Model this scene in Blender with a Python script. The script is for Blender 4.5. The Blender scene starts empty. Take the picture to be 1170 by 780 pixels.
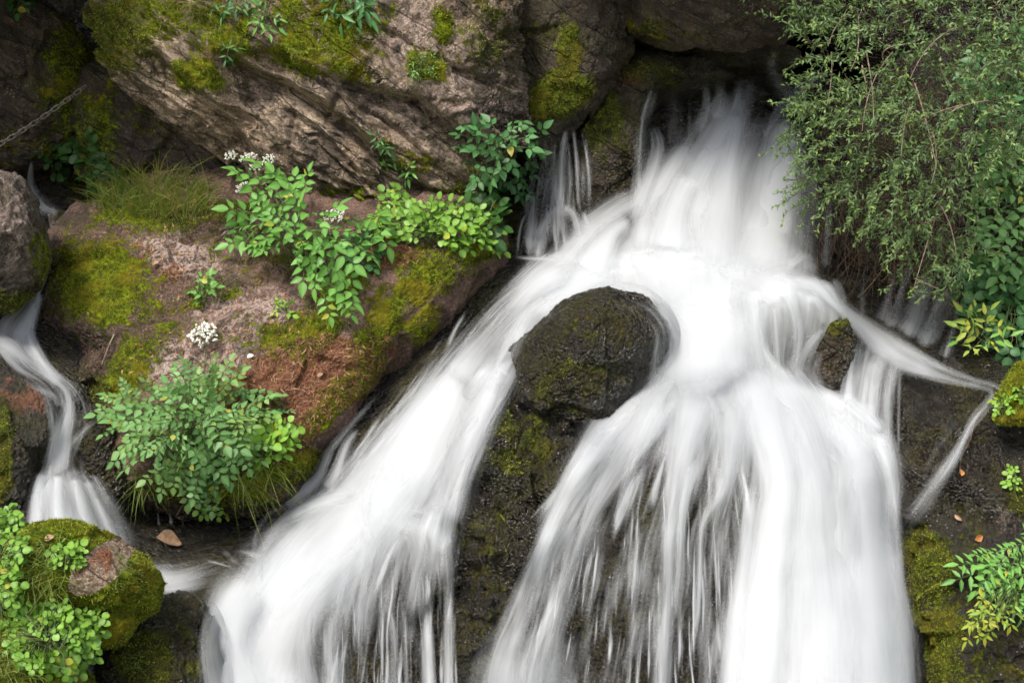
import bpy, bmesh, math, random
import numpy as np
from mathutils import Vector, Matrix
from mathutils.bvhtree import BVHTree

random.seed(7)
RNG = np.random.default_rng(11)
scene = bpy.context.scene
COL = scene.collection

# ------------------------------------------------------------------ camera, sky, sun, exposure
CAM = np.array([0.0, -5.0, 2.3])
PITCH = math.radians(15.0)
FPX = 1625.0                                   # 50 mm lens over a 1170 px wide frame
cam_d = bpy.data.cameras.new('camera')
cam_d.lens = 50.0; cam_d.sensor_width = 36.0; cam_d.sensor_fit = 'HORIZONTAL'
cam_d.clip_start = 0.05; cam_d.clip_end = 500.0
cam_d.dof.use_dof = False
cam = bpy.data.objects.new('camera', cam_d)
cam.location = CAM; cam.rotation_euler = (math.radians(90) - PITCH, 0, 0)
COL.objects.link(cam); scene.camera = cam

SUN_EL, SUN_AZ = math.radians(55), math.radians(-36)   # azimuth from -Y (behind the camera), towards -X
world = bpy.data.worlds.new('World'); scene.world = world; world.use_nodes = True
nt = world.node_tree; nt.nodes.clear()
sky = nt.nodes.new('ShaderNodeTexSky'); sky.sky_type = 'NISHITA'; sky.sun_disc = False
sky.sun_elevation = SUN_EL
sundir = np.array([math.sin(SUN_AZ) * math.cos(SUN_EL), -math.cos(SUN_AZ) * math.cos(SUN_EL), math.sin(SUN_EL)])
sky.sun_rotation = math.atan2(sundir[0], sundir[1])
sky.air_density = 1.0; sky.dust_density = 5.0; sky.ozone_density = 0.4; sky.altitude = 900
bg = nt.nodes.new('ShaderNodeBackground'); bg.inputs['Strength'].default_value = 0.092
out = nt.nodes.new('ShaderNodeOutputWorld')
hs = nt.nodes.new('ShaderNodeHueSaturation'); hs.inputs['Saturation'].default_value = 0.45      # thin cloud
nt.links.new(sky.outputs[0], hs.inputs['Color']); nt.links.new(hs.outputs[0], bg.inputs[0]); nt.links.new(bg.outputs[0], out.inputs[0])
sun_d = bpy.data.lights.new('sun', 'SUN'); sun_d.energy = 1.5; sun_d.angle = math.radians(13); sun_d.color = (1.0, 0.95, 0.86)
sun = bpy.data.objects.new('sun', sun_d); COL.objects.link(sun)
sun.rotation_euler = Vector(sundir).to_track_quat('Z', 'Y').to_euler()
scene.view_settings.view_transform = 'Standard'; scene.view_settings.look = 'None'
scene.view_settings.gamma = 1.0; scene.view_settings.use_curve_mapping = False
scene.view_settings.exposure = 1.28
cy = scene.cycles
cy.use_denoising = True
cy.max_bounces = 8; cy.diffuse_bounces = 4; cy.glossy_bounces = 3; cy.transmission_bounces = 4
cy.transparent_max_bounces = 32
cy.use_adaptive_sampling = True; cy.adaptive_threshold = 0.03
cy.sample_clamp_indirect = 6.0

FW = np.array([0, math.cos(PITCH), -math.sin(PITCH)])
UPV = np.array([0, math.sin(PITCH), math.cos(PITCH)])
RT = np.array([1.0, 0, 0])

def ray(px, py):
    px = np.asarray(px, float); py = np.asarray(py, float)
    return FW + ((px - 585) / FPX)[..., None] * RT - ((py - 390) / FPX)[..., None] * UPV
def P(px, py, d):
    return CAM + ray(px, py) * np.asarray(d, float)[..., None]
def proj(w):
    v = np.asarray(w) - CAM
    d = v @ FW
    return 585 + FPX * (v @ RT) / d, 390 - FPX * (v @ UPV) / d, d

# ------------------------------------------------------------------ noise
_perm = np.random.default_rng(3).permutation(256); _perm = np.concatenate([_perm, _perm, _perm])
_g = np.random.default_rng(4).normal(size=(256, 3)); _g /= np.linalg.norm(_g, axis=1)[:, None]
_r3 = np.random.default_rng(5).random((256, 3))
def perlin(p):
    i = np.floor(p).astype(int); f = p - i
    u = f * f * f * (f * (f * 6 - 15) + 10)
    i &= 255
    res = 0
    for dx in (0, 1):
        for dy in (0, 1):
            for dz in (0, 1):
                h = _perm[_perm[_perm[(i[:, 0] + dx) & 255] + ((i[:, 1] + dy) & 255)] + ((i[:, 2] + dz) & 255)]
                d = (_g[h] * (f - np.array([dx, dy, dz]))).sum(1)
                w = (u[:, 0] if dx else 1 - u[:, 0]) * (u[:, 1] if dy else 1 - u[:, 1]) * (u[:, 2] if dz else 1 - u[:, 2])
                res = res + w * d
    return res * 1.5
def fbm(p, freq, octv=4, gain=0.5, ridged=False, seed=0.0):
    a, s, tot = 1.0, 0, 0
    q = p * freq + seed * 17.3
    for _ in range(octv):
        n = perlin(q)
        if ridged: n = 1 - 2 * np.abs(n)
        s = s + a * n; tot += a; a *= gain; q = q * 2.03 + 5.1
    return s / tot
def facets(p, freq, seed=0.0, k=1.0):
    """piecewise-tilted planes: the broken faces of fractured rock; also F2-F1"""
    q = p * freq + seed * 9.7
    i = np.floor(q).astype(int); f = q - i
    b1 = np.full(len(q), 9.0); b2 = np.full(len(q), 9.0); val = np.zeros(len(q))
    for dx in (-1, 0, 1):
        for dy in (-1, 0, 1):
            for dz in (-1, 0, 1):
                o = np.array([dx, dy, dz]); c = (i + o) & 255
                h = _perm[_perm[_perm[c[:, 0]] + c[:, 1]] + c[:, 2]]
                r = o + _r3[h] - f
                d = (r * r).sum(1)
                v = -(r * _g[(h * 7 + 3) & 255]).sum(1) + (_r3[(h * 5 + 1) & 255][:, 0] - .5) * 0.8
                near = d < b1
                b2 = np.where(near, b1, np.minimum(b2, d))
                val = np.where(near, v, val); b1 = np.where(near, d, b1)
    return val, np.sqrt(b2) - np.sqrt(b1)
def sstep(a, b, x):
    t = np.clip((x - a) / (b - a), 0, 1); return t * t * (3 - 2 * t)

# ------------------------------------------------------------------ object helpers
def tag(o, label=None, cat=None, group=None, kind=None):
    if label: o['label'] = label
    if cat: o['category'] = cat
    if group: o['group'] = group
    if kind: o['kind'] = kind
    return o
def empty(name, loc, label, cat, group=None):
    o = bpy.data.objects.new(name, None); o.location = loc; o.empty_display_size = 0.05
    COL.objects.link(o); return tag(o, label, cat, group)
def mesh_obj(name, V, F, mat, parent=None, origin=None, smooth=True, uv=None, cols=None):
    """F: an (n,3)/(n,4) array of faces, or a list of such arrays"""
    V = np.asarray(V, np.float64)
    if parent is not None: origin = np.array(parent.location)
    if origin is None: origin = np.zeros(3)
    me = bpy.data.meshes.new(name)
    Fl = F if isinstance(F, list) else [F]
    Fl = [np.asarray(f, np.int32) for f in Fl if len(f)]
    nl = sum(f.size for f in Fl); npoly = sum(len(f) for f in Fl)
    me.vertices.add(len(V)); me.vertices.foreach_set('co', (V - origin).astype(np.float32).ravel())
    me.loops.add(nl); me.loops.foreach_set('vertex_index', np.concatenate([f.ravel() for f in Fl]))
    tot = np.concatenate([np.full(len(f), f.shape[1], np.int32) for f in Fl])
    st = np.concatenate([[0], np.cumsum(tot)[:-1]]).astype(np.int32)
    me.polygons.add(npoly); me.polygons.foreach_set('loop_start', st)
    me.polygons.foreach_set('use_smooth', np.full(npoly, smooth))
    for nm, c in (cols or {}).items():
        at = me.attributes.new(nm, 'FLOAT_COLOR', 'POINT')
        at.data.foreach_set('color', np.asarray(c, np.float32).ravel())
    if uv is not None:
        ul = me.uv_layers.new(name='UVMap')
        idx = np.concatenate([f.ravel() for f in Fl])
        ul.data.foreach_set('uv', np.asarray(uv, np.float32)[idx].ravel())
    me.update(calc_edges=True); me.validate()
    me.materials.append(mat)
    o = bpy.data.objects.new(name, me); COL.objects.link(o)
    if parent is not None: o.parent = parent
    else: o.location = origin
    return o

# ------------------------------------------------------------------ materials
class NT:
    def __init__(self, name):
        self.m = bpy.data.materials.new(name); self.m.use_nodes = True
        self.t = self.m.node_tree; self.t.nodes.clear()
        self.out = self.n('ShaderNodeOutputMaterial')
    def n(self, typ, **kw):
        x = self.t.nodes.new(typ)
        for k, v in kw.items(): setattr(x, k, v)
        return x
    def l(self, a, b): self.t.links.new(a, b)
    def set(self, sock, v):
        if hasattr(v, 'is_linked') or isinstance(v, bpy.types.NodeSocket): self.l(v, sock)
        else: sock.default_value = v
    def math(self, op, a, b=None, clamp=False):
        x = self.n('ShaderNodeMath', operation=op, use_clamp=clamp)
        self.set(x.inputs[0], a)
        if b is not None: self.set(x.inputs[1], b)
        return x.outputs[0]
    def mix(self, f, a, b, mode='MIX'):
        x = self.n('ShaderNodeMix', data_type='RGBA', blend_type=mode)
        self.set(x.inputs[0], f)
        self.set(x.inputs[6], a if not isinstance(a, tuple) else (*a, 1)[:4])
        self.set(x.inputs[7], b if not isinstance(b, tuple) else (*b, 1)[:4])
        return x.outputs[2]
    def noise(self, vec, scale, detail=4, rough=0.55, dist=0.0):
        x = self.n('ShaderNodeTexNoise'); self.l(vec, x.inputs['Vector'])
        x.inputs['Scale'].default_value = scale; x.inputs['Detail'].default_value = detail
        x.inputs['Roughness'].default_value = rough; x.inputs['Distortion'].default_value = dist
        return x.outputs['Fac']
    def vor(self, vec, scale, feat='F1'):
        x = self.n('ShaderNodeTexVoronoi', feature=feat); self.l(vec, x.inputs['Vector']); x.inputs['Scale'].default_value = scale
        return x.outputs['Distance']
    def mapr(self, v, a, b, c=0.0, d=1.0, smooth=True):
        x = self.n('ShaderNodeMapRange', interpolation_type='SMOOTHSTEP' if smooth else 'LINEAR'); self.l(v, x.inputs[0])
        for i, q in enumerate((a, b, c, d)): x.inputs[1 + i].default_value = q
        return x.outputs[0]

def rock_mat(name, dark, mid, light, pale_amt=0.35, strata=None):
    """weathered rock: vertex masks r = moss, g = wet, b = bare pale rock, a = needle litter"""
    k = NT(name)
    geo = k.n('ShaderNodeNewGeometry')
    pos = geo.outputs['Position']
    at = k.n('ShaderNodeAttribute', attribute_name='mask'); sep = k.n('ShaderNodeSeparateColor'); k.l(at.outputs['Color'], sep.inputs[0])
    moss, wet, pale, litter = sep.outputs[0], sep.outputs[1], sep.outputs[2], at.outputs['Alpha']
    vec = pos
    n_big = k.noise(vec, 3.2, 5, .6); n_mid = k.noise(vec, 14, 6, .65, .6); n_fine = k.noise(vec, 70, 5, .7); n_grit = k.noise(vec, 260, 3, .7)
    base = k.mix(k.mapr(n_mid, .33, .66), dark, mid)
    base = k.mix(k.math('MULTIPLY', k.mapr(n_big, .4, .65), .55), base, light)
    if strata:
        sd = np.array(strata, float); sd /= np.linalg.norm(sd); t1 = np.cross(sd, [0, 1, 0]); t1 /= np.linalg.norm(t1); t2 = np.cross(sd, t1)
        cb = k.n('ShaderNodeCombineXYZ')
        for ii, (vv, sc) in enumerate(((t1, 1.7), (t2, 5), (sd, 15))):
            dt = k.n('ShaderNodeVectorMath', operation='DOT_PRODUCT'); k.l(vec, dt.inputs[0]); dt.inputs[1].default_value = tuple(vv * sc); k.l(dt.outputs['Value'], cb.inputs[ii])
        s = k.noise(cb.outputs[0], 1.5, 6, .68, .35)
        base = k.mix(k.mapr(s, .47, .62, 0, .6), base, tuple(c * .42 for c in dark))
        s2 = k.noise(cb.outputs[0], 4.1, 5, .72, .5)
        base = k.mix(k.mapr(s2, .5, .68, 0, .6), base, tuple(min(1, c * 1.25) for c in light))
        # open joints between the layers, filled with dark earth
        wv = k.n('ShaderNodeVectorMath', operation='MULTIPLY_ADD'); ns = k.n('ShaderNodeTexNoise'); k.l(vec, ns.inputs['Vector']); ns.inputs['Scale'].default_value = 5; ns.inputs['Detail'].default_value = 5
        k.l(ns.outputs['Color'], wv.inputs[0]); wv.inputs[1].default_value = (.7, .7, .7); k.l(cb.outputs[0], wv.inputs[2])
        ck = k.vor(wv.outputs[0], .55, 'DISTANCE_TO_EDGE'); ck2 = k.vor(wv.outputs[0], 1.7, 'DISTANCE_TO_EDGE')
        crack = k.math('MAXIMUM', k.mapr(ck, .0, .022, 1, 0), k.math('MULTIPLY', k.mapr(ck2, .0, .025, 1, 0), k.mapr(n_big, .45, .6, 0, .7)))
        base = k.mix(k.math('MULTIPLY', crack, .55), base, tuple(c * .25 for c in dark))
    # bare pale patches, pitted and blotched with dark dirt
    pit = k.noise(vec, 34, 4, .6, 1.2)
    palef = k.math('MULTIPLY', k.mapr(k.math('ADD', pale, k.math('ADD', k.math('MULTIPLY', k.math('SUBTRACT', n_mid, .5), 1.9), k.math('MULTIPLY', k.math('SUBTRACT', n_fine, .5), 1.2))), .38, .72), k.mapr(pit, .40, .52))
    palec = k.mix(k.mapr(n_fine, .35, .65), (.34, .235, .19), (.62, .49, .42))
    palec = k.mix(k.mapr(n_big, .45, .6, 0, .5), palec, (.33, .20, .165))
    base = k.mix(palef, base, palec)
    base = k.mix(k.mapr(n_fine, .52, .72, 0, .55), base, tuple(c * .5 for c in dark))
    gr2 = k.noise(vec, 125, 4, .75)
    base = k.mix(k.mapr(gr2, .50, .66, 0, .65), base, tuple(c * .35 for c in dark))
    base = k.mix(k.mapr(gr2, .47, .34, 0, .6), base, tuple(min(1, c * 1.5) for c in light))
    dirt = k.noise(vec, 6.5, 7, .7, .8)
    base = k.mix(k.mapr(dirt, .50, .60, 0, .75), base, (.030, .021, .012))
    base = k.mix(k.mapr(k.noise(vec, 5.0, 6, .7, .4), .53, .64, 0, .55), base, (.075, .066, .020))
    # lichen flecks
    v1 = k.vor(vec, 62); fl = k.math('MULTIPLY', k.mapr(v1, .16, .24, 1, 0), k.mapr(k.noise(vec, 9, 3), .5, .62))
    base = k.mix(k.math('MULTIPLY', fl, pale_amt), base, (.52, .47, .40))
    # needle litter
    lf = k.mapr(k.math('ADD', litter, k.math('MULTIPLY', k.math('SUBTRACT', n_mid, .5), 1.6)), .4, .62)
    lc = k.mix(k.mapr(n_grit, .36, .62), (.075, .028, .014), (.36, .14, .065))
    lc = k.mix(k.mapr(n_fine, .5, .66, 0, .75), lc, (.10, .06, .035))
    lc = k.mix(k.mapr(gr2, .55, .68, 0, .8), lc, (.34, .21, .13))
    base = k.mix(lf, base, lc)
    # wet: darker, then glossy
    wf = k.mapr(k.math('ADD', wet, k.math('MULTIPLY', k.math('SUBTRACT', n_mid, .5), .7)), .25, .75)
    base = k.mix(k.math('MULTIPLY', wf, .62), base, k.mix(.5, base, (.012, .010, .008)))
    # moss
    mf = k.mapr(k.math('ADD', moss, k.math('ADD', k.math('MULTIPLY', k.math('SUBTRACT', n_mid, .5), 2.2), k.math('MULTIPLY', k.math('SUBTRACT', n_fine, .5), 1.5))), .46, .70)
    mc = k.mix(k.mapr(n_fine, .33, .68), (.034, .050, .004), (.29, .345, .016))
    mc = k.mix(k.mapr(k.noise(vec, 22, 4, .65), .38, .6, .75, 0), mc, (.030, .036, .006))
    mc = k.mix(k.mapr(k.noise(vec, 8, 4, .6), .46, .64, 0, .7), mc, (.25, .19, .016))
    mc = k.mix(k.mapr(n_grit, .55, .75, 0, .6), mc, (.36, .44, .030))
    mc = k.mix(k.mapr(n_grit, .25, .45, .7, 0), mc, (.015, .016, .004))
    mc = k.mix(k.math('MULTIPLY', wf, .66), mc, (.028, .024, .008))          # soaked algae are darker than dry moss
    base = k.mix(mf, base, mc)
    rough = k.math('SUBTRACT', .78, k.math('MULTIPLY', wf, .60))
    rough = k.math('ADD', rough, k.math('ADD', k.math('MULTIPLY', mf, .35), k.math('MULTIPLY', k.mapr(n_mid, .45, .7), .22)), clamp=True)
    base = k.mix(k.math('MULTIPLY', wf, k.mapr(k.noise(vec, 4.5, 6, .7, .5), .48, .6, 0, .8)), base, (.050, .043, .014))
    base = k.mix(k.math('MULTIPLY', wf, k.mapr(k.noise(vec, 19, 5, .7), .52, .66, 0, .7)), base, (.011, .009, .006))
    hgt = k.math('ADD', k.math('MULTIPLY', n_fine, .013), k.math('MULTIPLY', gr2, .007))
    hgt = k.math('ADD', hgt, k.math('MULTIPLY', n_mid, .02))
    hgt = k.math('ADD', hgt, k.math('MULTIPLY', k.math('MULTIPLY', mf, n_grit), .006))
    peb = k.n('ShaderNodeTexVoronoi', feature='SMOOTH_F1'); k.l(vec, peb.inputs['Vector']); peb.inputs['Scale'].default_value = 75; peb.inputs['Smoothness'].default_value = .35
    hgt = k.math('SUBTRACT', hgt, k.math('MULTIPLY', k.math('MULTIPLY', peb.outputs['Distance'], k.mapr(n_big, .35, .6, .3, 1)), k.math('MULTIPLY', wf, .026)))
    if strata: hgt = k.math('SUBTRACT', k.math('ADD', hgt, k.math('MULTIPLY', s, .016)), k.math('MULTIPLY', crack, .02))
    hgt = k.math('ADD', hgt, k.math('MULTIPLY', palef, .004))
    bp = k.n('ShaderNodeBump'); bp.inputs['Strength'].default_value = 1.0; bp.inputs['Distance'].default_value = 1.0; k.l(hgt, bp.inputs['Height'])
    pb = k.n('ShaderNodeBsdfPrincipled'); k.l(base, pb.inputs['Base Color']); k.l(rough, pb.inputs['Roughness']); k.l(bp.outputs[0], pb.inputs['Normal'])
    k.l(k.math('ADD', k.math('SUBTRACT', .5, k.math('MULTIPLY', mf, .4)), k.math('MULTIPLY', wf, .12), clamp=True), pb.inputs['Specular IOR Level'])
    k.l(pb.outputs[0], k.out.inputs[0])
    return k.m

M_DARK = rock_mat('dark_wet_rock', (.012, .010, .006), (.036, .029, .018), (.078, .064, .044), .7)
M_SLAB = rock_mat('pitted_rock', (.062, .036, .022), (.20, .115, .082), (.36, .22, .17), .4)
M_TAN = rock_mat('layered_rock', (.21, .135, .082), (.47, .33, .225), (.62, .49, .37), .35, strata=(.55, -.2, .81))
M_GREY = rock_mat('grey_rock', (.09, .066, .05), (.24, .18, .145), (.38, .31, .26), .6)
M_BROWN = rock_mat('dark_brown_rock', (.035, .025, .014), (.08, .056, .034), (.135, .095, .06), .4, strata=(.5, -.2, .84))  # dark brown layered stone

# ------------------------------------------------------------------ px masks
def blob(X, Y, cx, cy, rx, ry, ang=0):
    a = math.radians(ang); dx, dy = X - cx, Y - cy
    u = (dx * math.cos(a) + dy * math.sin(a)) / rx; v = (-dx * math.sin(a) + dy * math.cos(a)) / ry
    return np.clip(1.55 - np.sqrt(u * u + v * v), 0, 1)
def blobs(X, Y, L):
    m = np.zeros_like(X)
    for b in L:
        s = b[5] if len(b) > 5 else 1.0; a = b[4] if len(b) > 4 else 0
        m = np.maximum(m, s * blob(X, Y, b[0], b[1], b[2], b[3], a))
    return m

# ------------------------------------------------------------------ the terrain: one relief sheet behind everything
TILT = math.radians(62)
O0 = P(585, 390, 5.3)
EA = np.array([1.0, 0, 0]); EB = np.array([0, math.cos(TILT), math.sin(TILT)]); EN = np.array([0, -math.sin(TILT), math.cos(TILT)])
ctrl = """
-150 0 6.4; 50 0 6.5; 120 60 6.4; 300 0 6.1; 450 0 6.1; 600 0 6.3; 700 0 6.3; 800 30 6.6; 900 30 7.3; 960 40 7.5; 1020 10 6.6; 1170 0 6.0; 1320 0 5.8
-150 150 6.3; 40 150 6.5; 100 200 6.2; 40 200 6.3; 200 150 6.2; 300 180 6.1; 450 180 6.1; 560 180 6.15; 620 80 6.25; 640 135 6.1; 645 150 5.98; 640 250 5.85; 640 292 5.62; 700 150 6.1; 690 230 5.85; 760 100 6.3; 780 160 6.05; 850 90 6.6; 860 130 6.25; 900 90 6.6; 930 85 6.8; 980 90 6.7
720 280 5.6; 745 200 5.9; 800 200 5.85; 860 200 5.85; 900 200 5.9; 930 200 6.0; 980 160 6.1; 1050 150 6.0; 1150 150 5.75; 1320 150 5.6
740 300 5.5; 800 300 5.45; 860 290 5.55; 905 300 5.55; 950 290 5.95; 1000 300 5.95; 1060 300 5.85; 1150 300 5.5; 1320 300 5.3
600 300 5.55; 660 310 5.5; 560 320 5.5; 530 360 5.4; 580 360 5.4; 650 340 5.42; 700 340 5.4; 
480 430 5.2; 520 430 5.2; 560 430 5.25; 440 480 5.12; 400 520 5.05; 460 520 4.98; 510 520 5.0; 380 580 4.95; 350 600 4.92; 420 590 4.78; 470 590 4.75; 520 590 4.82; 320 640 4.75; 380 660 4.65; 450 650 4.65; 510 660 4.68; 290 700 4.65; 350 740 4.5; 440 740 4.58; 510 740 4.62; 300 780 4.5; 440 800 4.5; 510 800 4.55
640 420 5.25; 700 420 5.25; 620 500 5.0; 590 560 4.95; 590 640 4.85; 570 740 4.72; 550 800 4.6
770 380 5.2; 800 340 5.3; 850 330 5.3; 900 318 5.32; 940 335 5.35; 860 400 5.22; 910 420 5.2; 950 390 5.25; 960 440 5.12; 880 440 5.1
760 430 5.02; 720 460 4.98; 690 510 4.85; 740 500 4.78; 800 480 4.85; 650 580 4.72; 700 580 4.62; 760 580 4.6; 820 560 4.68; 620 660 4.68; 680 680 4.56; 750 680 4.52; 820 660 4.6; 590 760 4.6; 680 780 4.46; 760 780 4.42; 840 770 4.48
880 500 4.85; 950 480 4.98; 1000 470 4.98; 900 560 4.68; 970 560 4.72; 1010 560 4.82; 880 640 4.62; 950 650 4.56; 1010 640 4.72; 900 740 4.46; 970 740 4.42; 1030 740 4.56; 960 800 4.35
990 350 5.75; 1040 370 5.65; 1090 360 5.65; 1000 390 5.35; 1050 405 5.3; 1090 425 5.25; 1130 440 5.15; 1000 430 5.1; 1040 450 5.0; 1150 400 5.35; 1100 480 5.05; 1060 560 4.98; 1030 600 4.92; 1170 470 5.0; 1100 640 4.9; 1170 640 4.8; 1090 780 4.75; 1200 780 4.6; 1320 600 4.7; 1320 400 5.1
30 240 6.0; 70 245 5.95; 100 250 5.85; 55 290 5.55; 35 340 5.35; 10 350 5.4; 20 375 5.25; 60 400 5.2; 90 440 5.08; 75 500 5.0; 60 545 4.92; 100 545 4.95; 70 600 4.62; 110 615 4.64; 140 620 4.72; 30 450 5.0; 10 500 5.0; 20 570 4.8; -100 400 5.3; -100 550 4.8; -150 300 5.5
150 250 5.95; 250 240 6.0; 350 240 6.0; 450 240 6.0; 560 240 6.0; 150 350 5.75; 300 350 5.7; 450 330 5.7; 150 450 5.4; 300 450 5.4; 400 430 5.4; 160 540 5.25; 250 560 5.25; 320 560 5.15; 170 600 5.05; 230 615 5.0; 290 610 4.98; 200 650 4.72; 250 660 4.68; 280 655 4.7; 180 690 4.62; 230 720 4.6; 120 700 4.6; 100 770 4.4; 200 790 4.5; 30 700 4.45; -100 700 4.4; 0 800 4.1; -120 820 4.0
-150 -200 6.2; 200 -200 5.9; 450 -200 5.85; 650 -200 5.7; 900 -200 5.75; 1150 -200 5.6; 1350 -200 5.5
-150 -420 6.0; 300 -420 5.7; 700 -420 5.4; 1150 -420 5.3; 1400 -420 5.3; -400 100 6.0; -400 400 5.5; -400 700 4.5; 1550 100 5.5; 1550 400 5.1; 1550 700 4.6
-300 950 3.7; 0 950 3.75; 300 950 4.1; 600 950 4.2; 900 950 4.05; 1200 950 4.2; 1450 950 4.2
"""
pts = np.array([[float(t) for t in c.split()] for ln in ctrl.strip().splitlines() for c in ln.split(';') if c.strip()])
W = P(pts[:, 0], pts[:, 1], pts[:, 2]) - O0
ab = np.stack([W @ EA, W @ EB], 1); hh = W @ EN
def tps_fit(x, y, lam=3e-4):
    n = len(x); D = np.linalg.norm(x[:, None] - x[None], axis=2); K = np.where(D > 0, D * D * np.log(D + 1e-9), 0) + lam * np.eye(n)
    Q = np.concatenate([np.ones((n, 1)), x], 1)
    A = np.block([[K, Q], [Q.T, np.zeros((3, 3))]]); return np.linalg.solve(A, np.concatenate([y, np.zeros(3)]))
wts = tps_fit(ab, hh)
def tps_eval(q):
    res = np.empty(len(q)); n = len(ab)
    for s in range(0, len(q), 20000):
        c = q[s:s + 20000]; D2 = ((c[:, None] - ab[None]) ** 2).sum(2)
        res[s:s + 20000] = (0.5 * D2 * np.log(D2 + 1e-12)) @ wts[:n] + wts[n] + c @ wts[n + 1:]
    return res
amin, amax, bmin, bmax = ab[:, 0].min(), ab[:, 0].max(), ab[:, 1].min(), ab[:, 1].max()
NA, NB = 720, 620
A_, B_ = np.meshgrid(np.linspace(amin, amax, NA), np.linspace(bmin, bmax, NB))
q = np.stack([A_.ravel(), B_.ravel()], 1)
Hh = tps_eval(q)
Vt = O0 + q[:, :1] * EA + q[:, 1:] * EB + Hh[:, None] * EN
fac, cr = facets(Vt, 3.3, 1.0); fac2, cr2 = facets(Vt, 9.0, 2.0)
nz = 0.030 * fac + 0.010 * fac2 + 0.035 * fbm(Vt, 2.5, 5, .5) + 0.012 * fbm(Vt, 12, 4, .6, True) + .006 * fbm(Vt, 40, 3, .6)
Vt = Vt + nz[:, None] * EN
X, Y, D = proj(Vt)
def grid_faces(nu, nv):
    i = np.arange(nu * nv).reshape(nv, nu)
    return np.stack([i[:-1, :-1].ravel(), i[:-1, 1:].ravel(), i[1:, 1:].ravel(), i[1:, :-1].ravel()], 1)
mk = np.zeros((len(Vt), 4))
mk[:, 0] = blobs(X, Y, [(640, 100, 60, 60, 0, .6), (110, 215, 60, 30, 0, .6), (470, 215, 60, 40, 0, .5), (560, 250, 50, 40, 0, .7), (700, 130, 60, 50, 0, .5),
                        (200, 560, 90, 30, 0, .6), (120, 690, 60, 40, 0, .4), (1090, 400, 80, 60, 0, .3), (500, 40, 50, 50, 0, .5)])
mk[:, 1] = np.maximum(.75, blobs(X, Y, [(700, 500, 400, 330)]))
mk[:, 2] = 0
terrain = mesh_obj('terrain', Vt, grid_faces(NA, NB), M_DARK, cols={'mask': mk})
tag(terrain, 'dark wet rock bed under the falls', None, kind='structure')

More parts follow.
